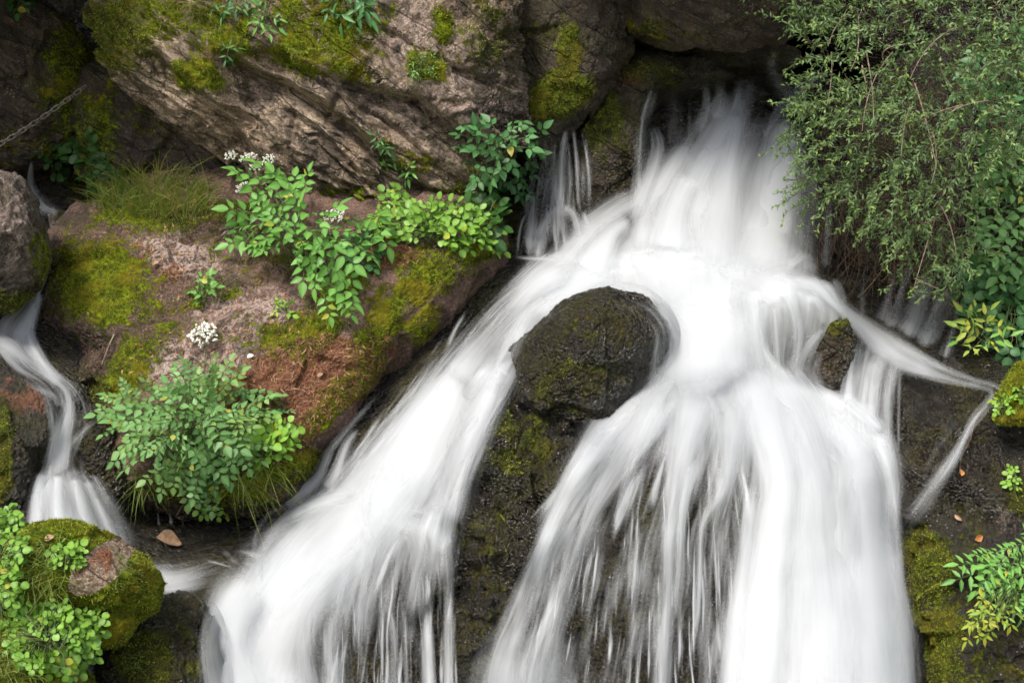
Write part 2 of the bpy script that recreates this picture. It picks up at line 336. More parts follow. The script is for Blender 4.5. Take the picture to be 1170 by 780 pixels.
# ------------------------------------------------------------------ rocks
_ico = {}
def ico(sub):
    if sub not in _ico:
        bm = bmesh.new(); bmesh.ops.create_icosphere(bm, subdivisions=sub, radius=1)
        v = np.array([x.co[:] for x in bm.verts]); f = np.array([[q.index for q in t.verts] for t in bm.faces]); bm.free(); _ico[sub] = (v, f)
    return _ico[sub]
ROCKS = []
def rock(name, label, outline, d0, gx=0., gy=0., thick=.25, e=2.6, sub=6, mat=None, nz=1.0, c=None, moss=[], pale=[], wet=[], litter=[], wet0=0., moss0=0., pale0=0., ledges=[], strata=None, top_moss=0., seed=1.0, group=None, front=1.0, facet=1.0, cat='rock', bumps=[]):
    ol = np.array(outline, float)
    if c is None: c = ((ol[:, 0].min() + ol[:, 0].max()) / 2, (ol[:, 1].min() + ol[:, 1].max()) / 2)
    d = lambda x, y: d0 + gx * (x - c[0]) + gy * (y - c[1])
    p0, p1, p2 = P(c[0], c[1], d0), P(c[0] + 50, c[1], d(c[0] + 50, c[1])), P(c[0], c[1] - 50, d(c[0], c[1] - 50))
    n = np.cross(p1 - p0, p2 - p0); n /= np.linalg.norm(n)
    ex = (p1 - p0) / np.linalg.norm(p1 - p0); ey = np.cross(n, ex)
    r = ray(ol[:, 0], ol[:, 1]); t = ((p0 - CAM) @ n) / (r @ n); w = CAM + r * t[:, None] - p0
    poly = np.stack([w @ ex, w @ ey], 1)
    # dense outline -> radius by angle
    nxt = np.roll(poly, -1, 0); tt = np.linspace(0, 1, 40, endpoint=False)
    dens = (poly[:, None] * (1 - tt)[None, :, None] + nxt[:, None] * tt[None, :, None]).reshape(-1, 2)
    th = np.arctan2(dens[:, 1], dens[:, 0]); rr = np.hypot(dens[:, 0], dens[:, 1])
    o = np.argsort(th); th, rr = th[o], rr[o]
    tg = np.linspace(-math.pi, math.pi, 720, endpoint=False)
    Rg = np.interp(tg, np.concatenate([th - 2 * math.pi, th, th + 2 * math.pi]), np.tile(rr, 3))
    ker = np.exp(-(np.arange(-12, 13) / 5.0) ** 2); ker /= ker.sum()
    Rg = np.convolve(np.concatenate([Rg[-12:], Rg, Rg[:12]]), ker, 'valid')
    v, f = ico(sub)
    ang = np.arctan2(v[:, 1], v[:, 0]); sp = np.hypot(v[:, 0], v[:, 1])
    R = np.interp(ang, np.concatenate([tg, [math.pi]]), np.concatenate([Rg, Rg[:1]]))
    rho = sp ** (2 / e); z = np.sign(v[:, 2]) * np.abs(v[:, 2]) ** (2 / e)
    zz = np.where(z > 0, z * thick * front, z * thick)
    V = p0 + (R * rho * np.cos(ang))[:, None] * ex + (R * rho * np.sin(ang))[:, None] * ey + zz[:, None] * n
    size = min(1.0, float(np.mean(Rg)) / .35)
    nd = V - p0; nrm = (np.cos(ang) * sp)[:, None] * ex + (np.sin(ang) * sp)[:, None] * ey + v[:, 2:] * n
    fa, c1 = facets(V, 3.6 / size ** .5, seed); fb, c2 = facets(V, 10 / size ** .5, seed + 3)
    h = size * nz * (0.040 * facet * fa + .014 * facet * fb + .045 * fbm(V, 2.6 / size ** .5, 4, .5, seed=seed) + .014 * fbm(V, 13, 4, .6, True, seed)) + nz * (.008 * fbm(V, 42, 3, .6, seed=seed) + .010 * size * fbm(V, 22, 3, .6, True, seed + 4))
    if strata:
        dirv, freq, amp = strata
        sd = np.array(dirv, float); sd /= np.linalg.norm(sd)
        warp = .10 * fbm(V, 2.0, 3, .5, seed=seed + 5) + .03 * fbm(V, 9, 3, .5, seed=seed + 6)
        s = (V @ sd + warp) * freq
        saw = s - np.floor(s); saw = np.where(saw < .82, saw / .82, (1 - saw) / .18)
        s2 = s * 2.7 + 1.3 + .5 * fbm(V, 5, 2); saw2 = s2 - np.floor(s2); saw2 = np.where(saw2 < .8, saw2 / .8, (1 - saw2) / .2)
        amask = sstep(-.4, .5, fbm(V, 1.6, 3, .5, seed=seed + 2))
        h = h + amp * amask * (saw - .5) + amp * .45 * (saw2 - .5)
    V = V + h[:, None] * nrm
    X, Y, D = proj(V)
    for (pl, step, wdt, fall) in ledges:
        pl = np.array(pl, float)
        Yj = Y + 10 * fbm(V, 6, 4, .6, seed=seed + 8)
        dy = Yj - np.interp(X, pl[:, 0], pl[:, 1]); ins = sstep(pl[0, 0] - 25, pl[0, 0] + 10, X) * (1 - sstep(pl[-1, 0] - 10, pl[-1, 0] + 25, X))
        push = step * ins * sstep(-wdt, wdt, dy) * np.exp(-np.maximum(dy, 0) / fall)
        V = V - push[:, None] * n
    for (bx, by, rx, ry, an, amt) in bumps:
        V = V + (amt * sstep(0, 1, blob(X, Y, bx, by, rx, ry, an)))[:, None] * n
    mk = np.zeros((len(V), 4))
    up = nrm[:, 2] / (np.linalg.norm(nrm, axis=1) + 1e-9)
    mk[:, 0] = np.clip(np.maximum(moss0, blobs(X, Y, moss)) + top_moss * sstep(.1, .7, up), 0, 1.2)
    mk[:, 1] = np.maximum(wet0, blobs(X, Y, wet)); mk[:, 2] = np.maximum(pale0, blobs(X, Y, pale)); mk[:, 3] = blobs(X, Y, litter)
    # moss stands proud of the stone as low cushions
    mm = sstep(.35, .8, mk[:, 0] + .8 * (fbm(V, 14, 3, .5, seed=seed)))
    V = V + (mm * (.010 + .010 * fbm(V, 30, 3, .5, seed=3)))[:, None] * nrm
    ob = mesh_obj(name, V, f, mat or M_DARK, origin=p0, cols={'mask': mk})
    tag(ob, label, cat, group)
    ob_info = dict(o=ob, V=V, F=f, mask=mk)
    ROCKS.append(ob_info)
    return ob_info
# ---- upper left: layered outcrop, the block under it, shaded boulder, grey boulder
R_OUT = rock('rock_outcrop', 'broad tan outcrop of tilted rock layers with mossy top, upper left', 
  [(108, 20), (125, 60), (150, 97), (200, 142), (255, 166), (280, 185), (300, 214), (350, 232), (430, 236), (500, 240), (540, 225), (556, 200), (585, 180), (600, 150), (592, 60), (580, -60), (500, -150), (250, -150), (120, -60)],
  5.62, gx=.0003, gy=.0001, thick=.42, e=3.0, sub=8, mat=M_TAN, c=(360, 70), strata=((.55, -.2, .81), 8.0, .040), nz=.75, facet=.9,
  moss=[(130, 40, 45, 45, 0, .9), (165, 20, 60, 35, 0, .75), (225, 85, 32, 18, 10, 1), (250, 30, 60, 40, 20, .7), (370, 25, 80, 40, 25, .75), (345, 60, 40, 25, 20, .9), (395, 75, 45, 12, 30, .8), (485, 75, 28, 20, 20, 1), (505, 30, 14, 22, -20, .9), (430, 15, 40, 20, 0, .5), (475, 185, 30, 14, 10, .65), (400, 225, 70, 14, 5, .7), (520, 225, 50, 20, 0, .8), (560, 40, 40, 60, 0, .55), (440, 165, 14, 10, 0, .6)],
  pale=[(540, 100, 75, 50, 35, 1.15), (470, 40, 70, 40, 35, 1.1), (400, 90, 60, 20, 25, .7), (290, 100, 30, 20, -60, .8), (430, 110, 120, 20, 32, .7), (520, 70, 30, 30, 0, .8)],
  wet=[(130, 60, 60, 80, 0, .5), (585, 80, 40, 140, 0, .8), (520, 230, 80, 22, 0, .7)],
  ledges=[([(262, 62), (330, 92), (400, 140), (450, 180), (500, 220)], .15, 5, 60), ([(300, 55), (420, 100), (480, 112), (540, 160), (590, 182)], .10, 4, 26), ([(470, 110), (520, 150), (555, 185)], .07, 3, 18), ([(180, 60), (240, 110), (290, 170), (330, 205)], .07, 5, 50), ([(330, 120), (380, 160), (420, 205)], .05, 3, 16), ([(400, 110), (460, 150), (520, 205)], .06, 3, 16), ([(270, 120), (320, 165), (370, 215)], .05, 3, 16), ([(440, 30), (520, 75), (590, 110)], .05, 3, 18)])
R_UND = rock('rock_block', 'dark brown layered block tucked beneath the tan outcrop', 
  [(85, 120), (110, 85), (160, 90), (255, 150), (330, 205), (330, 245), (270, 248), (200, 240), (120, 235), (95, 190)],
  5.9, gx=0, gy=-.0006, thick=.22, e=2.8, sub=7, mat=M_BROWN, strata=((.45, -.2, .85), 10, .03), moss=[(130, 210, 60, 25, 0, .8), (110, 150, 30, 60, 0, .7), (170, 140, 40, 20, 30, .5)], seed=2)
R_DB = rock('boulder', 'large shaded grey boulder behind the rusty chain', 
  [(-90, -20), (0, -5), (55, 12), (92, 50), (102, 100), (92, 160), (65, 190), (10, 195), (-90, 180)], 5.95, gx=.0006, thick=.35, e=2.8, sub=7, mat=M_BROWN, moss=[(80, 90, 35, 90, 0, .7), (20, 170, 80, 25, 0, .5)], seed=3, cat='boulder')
R_GB = rock('boulder', 'pale grey brown boulder beside the small stream, cut by the left edge',
  [(-90, 215), (-30, 200), (8, 204), (28, 222), (45, 252), (50, 300), (38, 328), (10, 350), (-90, 360)], 5.12, gx=.0006, thick=.28, e=2.6, sub=7, mat=M_GREY, moss=[(45, 295, 14, 40, 0, .7), (10, 345, 50, 14, 0, .8)], pale=[(5, 250, 40, 50, 0, .8)], wet=[(10, 340, 60, 30, 0, .7)], seed=4, cat='boulder')
# ---- top centre: dark wall and overhanging blocks
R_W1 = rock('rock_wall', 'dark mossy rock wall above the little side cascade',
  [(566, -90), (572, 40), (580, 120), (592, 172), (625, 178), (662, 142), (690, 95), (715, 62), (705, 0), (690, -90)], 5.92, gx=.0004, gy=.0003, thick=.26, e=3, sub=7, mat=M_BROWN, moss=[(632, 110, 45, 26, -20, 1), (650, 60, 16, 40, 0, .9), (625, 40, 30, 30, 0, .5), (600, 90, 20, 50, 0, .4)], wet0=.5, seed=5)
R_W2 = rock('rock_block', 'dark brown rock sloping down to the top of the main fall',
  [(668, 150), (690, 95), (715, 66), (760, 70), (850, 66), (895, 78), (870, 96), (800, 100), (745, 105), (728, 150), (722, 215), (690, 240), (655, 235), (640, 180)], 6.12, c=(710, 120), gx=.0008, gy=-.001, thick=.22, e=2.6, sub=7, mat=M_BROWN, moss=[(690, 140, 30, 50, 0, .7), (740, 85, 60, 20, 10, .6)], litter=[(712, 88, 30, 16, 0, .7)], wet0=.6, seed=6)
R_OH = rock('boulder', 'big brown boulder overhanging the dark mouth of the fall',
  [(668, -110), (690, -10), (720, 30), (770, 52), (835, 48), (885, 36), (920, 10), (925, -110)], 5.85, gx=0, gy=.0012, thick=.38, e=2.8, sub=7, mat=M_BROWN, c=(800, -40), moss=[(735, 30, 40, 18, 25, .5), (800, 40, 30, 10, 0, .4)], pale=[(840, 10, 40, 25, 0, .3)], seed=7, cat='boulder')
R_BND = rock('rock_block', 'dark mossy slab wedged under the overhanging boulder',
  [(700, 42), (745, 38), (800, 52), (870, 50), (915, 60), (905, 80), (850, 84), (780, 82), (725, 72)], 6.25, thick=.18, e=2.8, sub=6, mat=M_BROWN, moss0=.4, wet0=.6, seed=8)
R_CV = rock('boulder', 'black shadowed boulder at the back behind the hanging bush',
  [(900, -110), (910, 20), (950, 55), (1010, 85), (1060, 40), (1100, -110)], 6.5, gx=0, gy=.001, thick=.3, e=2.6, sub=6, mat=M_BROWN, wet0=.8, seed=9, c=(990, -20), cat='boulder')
# ---- left slope
R_SL = rock('rock_slab', 'pink and mossy sloping slab covered with herbs between stream and falls',
  [(110, 250), (66, 292), (46, 350), (60, 385), (112, 420), (104, 452), (128, 486), (120, 520), (150, 552), (220, 574), (290, 572), (338, 556), (358, 515), (405, 466), (448, 420), (500, 368), (540, 326), (578, 288), (550, 255), (470, 225), (330, 210), (190, 222)],
  5.32, c=(290, 400), moss0=.22, gx=-.00025, gy=-.0024, thick=.24, e=3.6, sub=8, mat=M_SLAB, nz=.8, facet=1.1,
  moss=[(115, 325, 62, 52, 0, 1), (90, 300, 30, 40, 0, .7), (150, 410, 42, 26, -35, .85), (130, 440, 40, 22, -20, .9), (200, 345, 70, 16, -20, .55), (345, 380, 60, 26, -15, .9), (330, 400, 40, 22, 0, .6), (385, 330, 40, 20, -20, .8), (430, 380, 26, 60, 30, .85), (480, 330, 50, 22, -30, .9), (500, 300, 60, 22, 0, .8), (540, 290, 40, 20, -20, .8), (400, 440, 60, 18, -40, 1), (360, 480, 40, 16, -40, .95), (325, 530, 45, 26, -10, 1), (250, 555, 80, 26, 0, .9), (420, 300, 30, 14, 0, .8), (170, 250, 70, 22, 0, .85), (260, 245, 60, 16, 0, .75), (230, 262, 50, 10, 10, .5), (300, 300, 70, 20, 10, .5), (200, 262, 60, 14, 10, .5), (180, 380, 50, 16, -20, .6), (255, 325, 40, 14, 0, .5), (250, 380, 30, 12, 0, .4), (300, 365, 30, 14, 0, .4), (480, 370, 20, 30, 35, .8)],
  pale=[(205, 290, 60, 26, 15, .9), (280, 355, 70, 30, 5, 1), (220, 410, 70, 34, 0, 1), (175, 420, 40, 18, 0, .9), (150, 265, 40, 12, 20, .6), (300, 330, 40, 14, 0, .8), (310, 385, 50, 18, 0, .7)],
  litter=[(350, 430, 80, 40, -15, 1), (310, 460, 70, 30, 0, .9), (440, 290, 40, 16, 10, .9), (330, 500, 40, 20, -30, .8), (440, 400, 14, 20, 0, .6), (180, 300, 50, 18, 30, .45)],
  wet=[(100, 470, 26, 80, 0, .9), (250, 585, 160, 16, 0, 1), (350, 550, 30, 20, 0, .9), (95, 400, 40, 30, 0, .8), (60, 350, 16, 60, 0, .7), (250, 250, 110, 24, 5, .7), (330, 300, 70, 16, 0, .6)],
  ledges=[([(55, 372), (110, 384), (130, 382)], .06, 6, 40), ([(175, 352), (240, 335), (300, 312), (370, 300)], .035, 8, 60), ([(200, 270), (300, 262), (380, 285)], .03, 5, 40)], seed=10, cat='rock')
R_BK = rock('stream_bank', 'wet gravelly bank at the left edge beside the small stream',
  [(-90, 405), (-10, 398), (30, 428), (66, 462), (60, 500), (40, 540), (36, 590), (20, 612), (-90, 630)], 4.92, gy=-.0016, thick=.14, e=2.8, sub=7, mat=M_DARK, moss=[(0, 520, 16, 60, 0, 1), (-40, 500, 60, 60, 0, .8), (5, 410, 20, 10, 0, .5)], litter=[(25, 450, 50, 26, 30, .55)], wet0=.6, seed=11, cat='bank')
R_S1 = rock('stone', 'small moss capped stone in the stream under the cave',
  [(58, 246), (72, 240), (88, 252), (84, 266), (62, 268)], 5.72, thick=.08, sub=5, mat=M_GREY, moss=[(78, 254, 12, 10, 0, .9)], wet0=.6, seed=12, group=None, cat='stone')
R_S2 = rock('stone', 'brown stone parting the stream below the moss capped stone',
  [(48, 268), (75, 266), (90, 280), (84, 300), (62, 300)], 5.6, thick=.09, sub=5, mat=M_BROWN, moss0=.3, wet0=.6, seed=13, cat='stone')
R_S3 = rock('stone', 'dark wet stone where the stream drops beside the green leafy clump',
  [(82, 482), (112, 462), (140, 480), (150, 540), (150, 585), (128, 590), (104, 560), (92, 520)], 5.0, thick=.12, sub=6, mat=M_DARK, moss0=.15, wet0=1, seed=14, cat='stone')
# ---- the falls: boulders in the water
R_K = rock('boulder', 'rounded dark boulder with green algae, parting the main fall',
  [(578, 440), (592, 395), (635, 352), (690, 336), (730, 346), (758, 385), (752, 425), (722, 468), (682, 510), (650, 512), (618, 488), (586, 468)], 5.05, gx=.0003, gy=-.0006, thick=.30, e=2.4, sub=7, mat=M_DARK, moss=[(650, 440, 55, 44, 0, .56), (660, 375, 80, 34, -10, .38), (700, 400, 40, 60, 0, .36), (610, 440, 30, 40, 0, .36)], wet0=1, seed=15, cat='boulder', nz=.95, facet=.5, bumps=[(600, 470, 26, 20, 0, .05), (690, 380, 60, 30, 0, .03)], ledges=[([(590, 468), (640, 478), (690, 490)], .10, 7, 60), ([(620, 400), (680, 420), (740, 410)], .025, 8, 50)])
R_L = rock('rock', 'dark wet rock face below the rounded boulder between two falls', 
  [(524, 486), (560, 446), (600, 430), (650, 470), (690, 540), (690, 620), (660, 700), (640, 780), (600, 860), (490, 860), (492, 740), (500, 640), (512, 550)], 4.80, gy=-.0013, thick=.20, e=2.5, sub=8, mat=M_DARK, c=(580, 610), moss=[(590, 510, 55, 50, 0, .62), (560, 620, 40, 90, 0, .5), (550, 720, 40, 60, 0, .45)], wet0=1, seed=16, facet=1.2, nz=2.0,
  ledges=[([(500, 560), (560, 545), (610, 570), (660, 560)], .05, 8, 60), ([(500, 660), (560, 640), (620, 665)], .05, 8, 60)])
R_N = rock('boulder', 'small pinkish brown boulder breaking the right arm of the fall',
  [(912, 440), (925, 398), (944, 366), (964, 362), (976, 388), (968, 425), (950, 455)], 5.10, thick=.12, sub=6, mat=M_BROWN, wet0=1, moss=[(955, 368, 16, 12, 0, .8)], seed=17, cat='boulder', nz=1.1)
R_NB = rock('boulder', 'dome of dark rock under the thin curtain right of the main fall',
  [(836, 400), (850, 345), (895, 318), (945, 330), (975, 380), (985, 440), (930, 460), (860, 450)], 5.2, thick=.14, sub=6, mat=M_DARK, wet0=1, moss0=.35, seed=18, cat='boulder', nz=.7)
R_O = rock('rock_slope', 'dark mossy rock slope along the lower right bank',
  [(1040, 425), (1085, 428), (1130, 455), (1260, 440), (1260, 860), (1062, 860), (1040, 740), (1030, 660), (1028, 600), (1034, 520), (1032, 460)], 4.86, c=(1130, 640), gx=-.0004, gy=-.0013, thick=.22, e=3.2, sub=8, mat=M_DARK, moss=[(1060, 650, 40, 60, 0, .85), (1065, 730, 50, 60, 0, .85), (1100, 700, 60, 60, 0, .55), (1150, 750, 60, 40, 0, .45), (1110, 780, 90, 60, 0, .6), (1165, 570, 20, 20, 0, .8), (1075, 435, 40, 14, 10, .5), (1100, 600, 40, 40, 0, .4)], pale=[(1155, 590, 24, 16, 20, .6)], wet0=.55, wet=[(1100, 500, 70, 90, 0, .9), (1140, 560, 60, 40, 0, .9)], seed=19, nz=1.8, ledges=[([(1036, 545), (1090, 560), (1150, 590), (1230, 600)], .05, 8, 60), ([(1040, 690), (1110, 660), (1190, 700)], .04, 8, 60)])
R_OM = rock('rock', 'moss covered hump on the right bank with yellow green sprigs',
  [(1143, 480), (1149, 446), (1166, 420), (1204, 404), (1260, 405), (1260, 490), (1180, 482)], 4.78, thick=.12, sub=6, mat=M_DARK, moss0=1, seed=20)
R_WB = rock('rock_wall', 'black dripping rock wall beneath the hanging bush',
  [(930, 200), (915, 280), (960, 330), (1000, 360), (1060, 400), (1110, 425), (1160, 420), (1260, 420), (1260, 60), (1050, 60), (960, 120)], 5.9, c=(1090, 260), gx=-.0011, thick=.2, e=3, sub=7, mat=M_DARK, wet0=1, moss=[(1120, 390, 60, 30, 0, .5)], seed=21)
# ---- bottom left
R_I = rock('boulder', 'moss covered boulder with bare tan patch at lower left',
  [(6, 665), (18, 628), (50, 606), (95, 603), (130, 622), (160, 634), (177, 655), (172, 690), (148, 702), (120, 700), (70, 712), (25, 705)], 4.22, gy=-.001, thick=.20, e=2.5, sub=7, mat=M_TAN, moss0=1.0, nz=.6, seed=22, cat='boulder')
R_IB = rock('rock', 'small moss cushioned rock under the mossy boulder',
  [(96, 700), (112, 686), (140, 690), (152, 708), (140, 730), (115, 738), (98, 725)], 4.18, thick=.08, sub=6, mat=M_DARK, moss0=1.0, nz=.6, seed=23)
R_J = rock('rock', 'low dark rock with a yellow moss cap at the bottom beside the main fall',
  [(112, 800), (130, 745), (162, 704), (205, 684), (236, 700), (250, 745), (262, 830), (110, 850)], 4.42, gy=-.0014, thick=.16, e=2.8, sub=7, mat=M_DARK, moss=[(165, 755, 36, 34, 0, 1), (225, 740, 60, 50, 0, .5)], wet0=.7, seed=24)
R_MB = rock('rock', 'moss and grass covered mound in the bottom left corner',
  [(-90, 700), (-10, 706), (40, 735), (85, 760), (110, 800), (90, 860), (-90, 870)], 4.02, gy=-.001, thick=.16, sub=7, mat=M_DARK, moss0=.9, seed=25, nz=.7)
R_IL = rock('rock', 'low wet rock under the cress at the left edge',
  [(-90, 600), (0, 590), (22, 620), (30, 680), (20, 730), (-90, 740)], 4.3, thick=.12, sub=6, mat=M_DARK, moss0=.6, wet0=.5, seed=26)
# unseen rocks added above the frame to keep daylight off the recesses
rock('unseen_shade_rock', 'unseen dark rock added above the frame to shade the mouth of the fall', [(560, -420), (590, -160), (700, -120), (800, -120), (860, -150), (880, -270), (860, -420), (740, -540)], 5.3, c=(720, -300), gy=.0012, thick=.75, sub=6, mat=M_BROWN, seed=31)
rock('unseen_shade_rock', 'unseen dark rock added above the frame to shade the upper left hollow', [(-420, -300), (-330, -60), (-150, -45), (60, -55), (130, -120), (110, -400), (-150, -560)], 5.2, c=(-130, -250), gy=.0012, thick=.75, sub=6, mat=M_BROWN, seed=32)
# the bare patch on the mossy boulder
_m = R_I['o'].data.attributes['mask']; _X, _Y, _D = proj(R_I['V'])
_b = np.maximum(blob(_X, _Y, 112, 650, 34, 18, -35), blob(_X, _Y, 126, 632, 24, 12, -20)); _k = R_I['mask']
_k[:, 0] = np.clip(1.0 - 1.6 * sstep(.2, .7, _b), -.6, 1); _k[:, 2] = .45 * sstep(.2, .6, _b); _k[:, 3] = .42 * sstep(.3, .7, _b)
_m.data.foreach_set('color', _k.astype(np.float32).ravel())

bpy.context.view_layer.update()
# ground far below and behind the viewer
me = bpy.data.meshes.new('ground'); 
gz = -1.2
gnd = mesh_obj('ground', [(-60, -60, gz), (60, -60, gz), (60, 60, gz), (-60, 60, gz)], np.array([[0, 1, 2, 3]]), M_DARK, cols={'mask': np.array([[.8, .2, 0, .3]] * 4)})
tag(gnd, 'mossy forest floor below the falls', None, kind='structure')

# ray targets made of the bed and the rocks: things are set down on them
def bvh_of(rocks):
    Vs, Fs, n = [Vt], [np.concatenate([grid_faces(NA, NB)[:, [0, 1, 2]], grid_faces(NA, NB)[:, [0, 2, 3]]])], len(Vt)
    for r in rocks:
        Vs.append(r['V']); Fs.append(r['F'] + n); n += len(r['V'])
    return BVHTree.FromPolygons(np.concatenate(Vs).tolist(), np.concatenate(Fs).tolist())
BVH = bvh_of(ROCKS)
BVHW = bvh_of([r for r in ROCKS if r not in (R_I, R_IB, R_MB, R_OM, R_GB, R_K, R_J, R_SL, R_N, R_OH, R_IL)])
def hit(px, py, tree=None):
    dr = ray(px, py)
    loc, nrm, i, dist = (tree or BVH).ray_cast(Vector(CAM), Vector(dr))
    if loc is None: return None, None, 6.0
    loc = np.array(loc); nrm = np.array(nrm)
    if nrm @ dr > 0: nrm = -nrm
    return loc, nrm, float((loc - CAM) @ FW)
# ------------------------------------------------------------------ water
def water_mat(name, tint=(.73, .745, .765), bump=.02):
    """aerated water: fine threads run along v; attribute 'foam' says how much air the sheet carries"""
    k = NT(name)
    uv = k.n('ShaderNodeUVMap', uv_map='UVMap').outputs[0]
    at = k.n('ShaderNodeAttribute', attribute_name='foam'); sp = k.n('ShaderNodeSeparateColor'); k.l(at.outputs['Color'], sp.inputs[0])
    D, soft = sp.outputs[0], sp.outputs[1]
    def st(sx, sy, det, off=0, dist=0.):
        mp = k.n('ShaderNodeMapping'); mp.inputs['Scale'].default_value = (sx, sy, 1); mp.inputs['Location'].default_value = (off, off * 2.3, 0); k.l(uv, mp.inputs[0])
        return k.noise(mp.outputs[0], 1.0, det, .55, dist)
    a = st(7, 1.3, 3, 3.1, .5); b = st(27, 2.6, 3, 7.7, .4); c = st(85, 6.0, 2, 1.3, .3)
    s = k.math('ADD', k.math('MULTIPLY', a, .42), k.math('ADD', k.math('MULTIPLY', b, .38), k.math('MULTIPLY', c, .20)))
    s = k.mapr(s, .34, .66, -.5, .5, smooth=False)
    al = k.mapr(k.math('ADD', k.math('MULTIPLY', D, .84), k.math('MULTIPLY', s, k.math('MULTIPLY', soft, k.math('MAXIMUM', k.math('SUBTRACT', 1.4, D), .12)))), .0, 1.0)
    al = k.math('MULTIPLY', al, k.mapr(D, 0.0, .30))
    al = k.math('MULTIPLY', al, .98)
    hb = k.math('ADD', k.math('MULTIPLY', b, .02), k.math('MULTIPLY', a, .05))
    bp = k.n('ShaderNodeBump'); bp.inputs['Strength'].default_value = bump; bp.inputs['Distance'].default_value = .5; k.l(hb, bp.inputs['Height'])
    df = k.n('ShaderNodeBsdfPrincipled'); df.inputs['Base Color'].default_value = (*tint, 1); df.inputs['Roughness'].default_value = .55; df.inputs['Specular IOR Level'].default_value = .25
    k.l(bp.outputs[0], df.inputs['Normal'])
    tl = k.n('ShaderNodeBsdfTranslucent'); tl.inputs['Color'].default_value = (*tint, 1)
    m1 = k.n('ShaderNodeMixShader'); m1.inputs[0].default_value = .35; k.l(df.outputs[0], m1.inputs[1]); k.l(tl.outputs[0], m1.inputs[2])
    tr = k.n('ShaderNodeBsdfTransparent')
    m2 = k.n('ShaderNodeMixShader'); k.l(al, m2.inputs[0]); k.l(tr.outputs[0], m2.inputs[1]); k.l(m1.outputs[0], m2.inputs[2])
    k.l(m2.outputs[0], k.out.inputs[0])
    return k.m
M_WATER = water_mat('aerated_water')

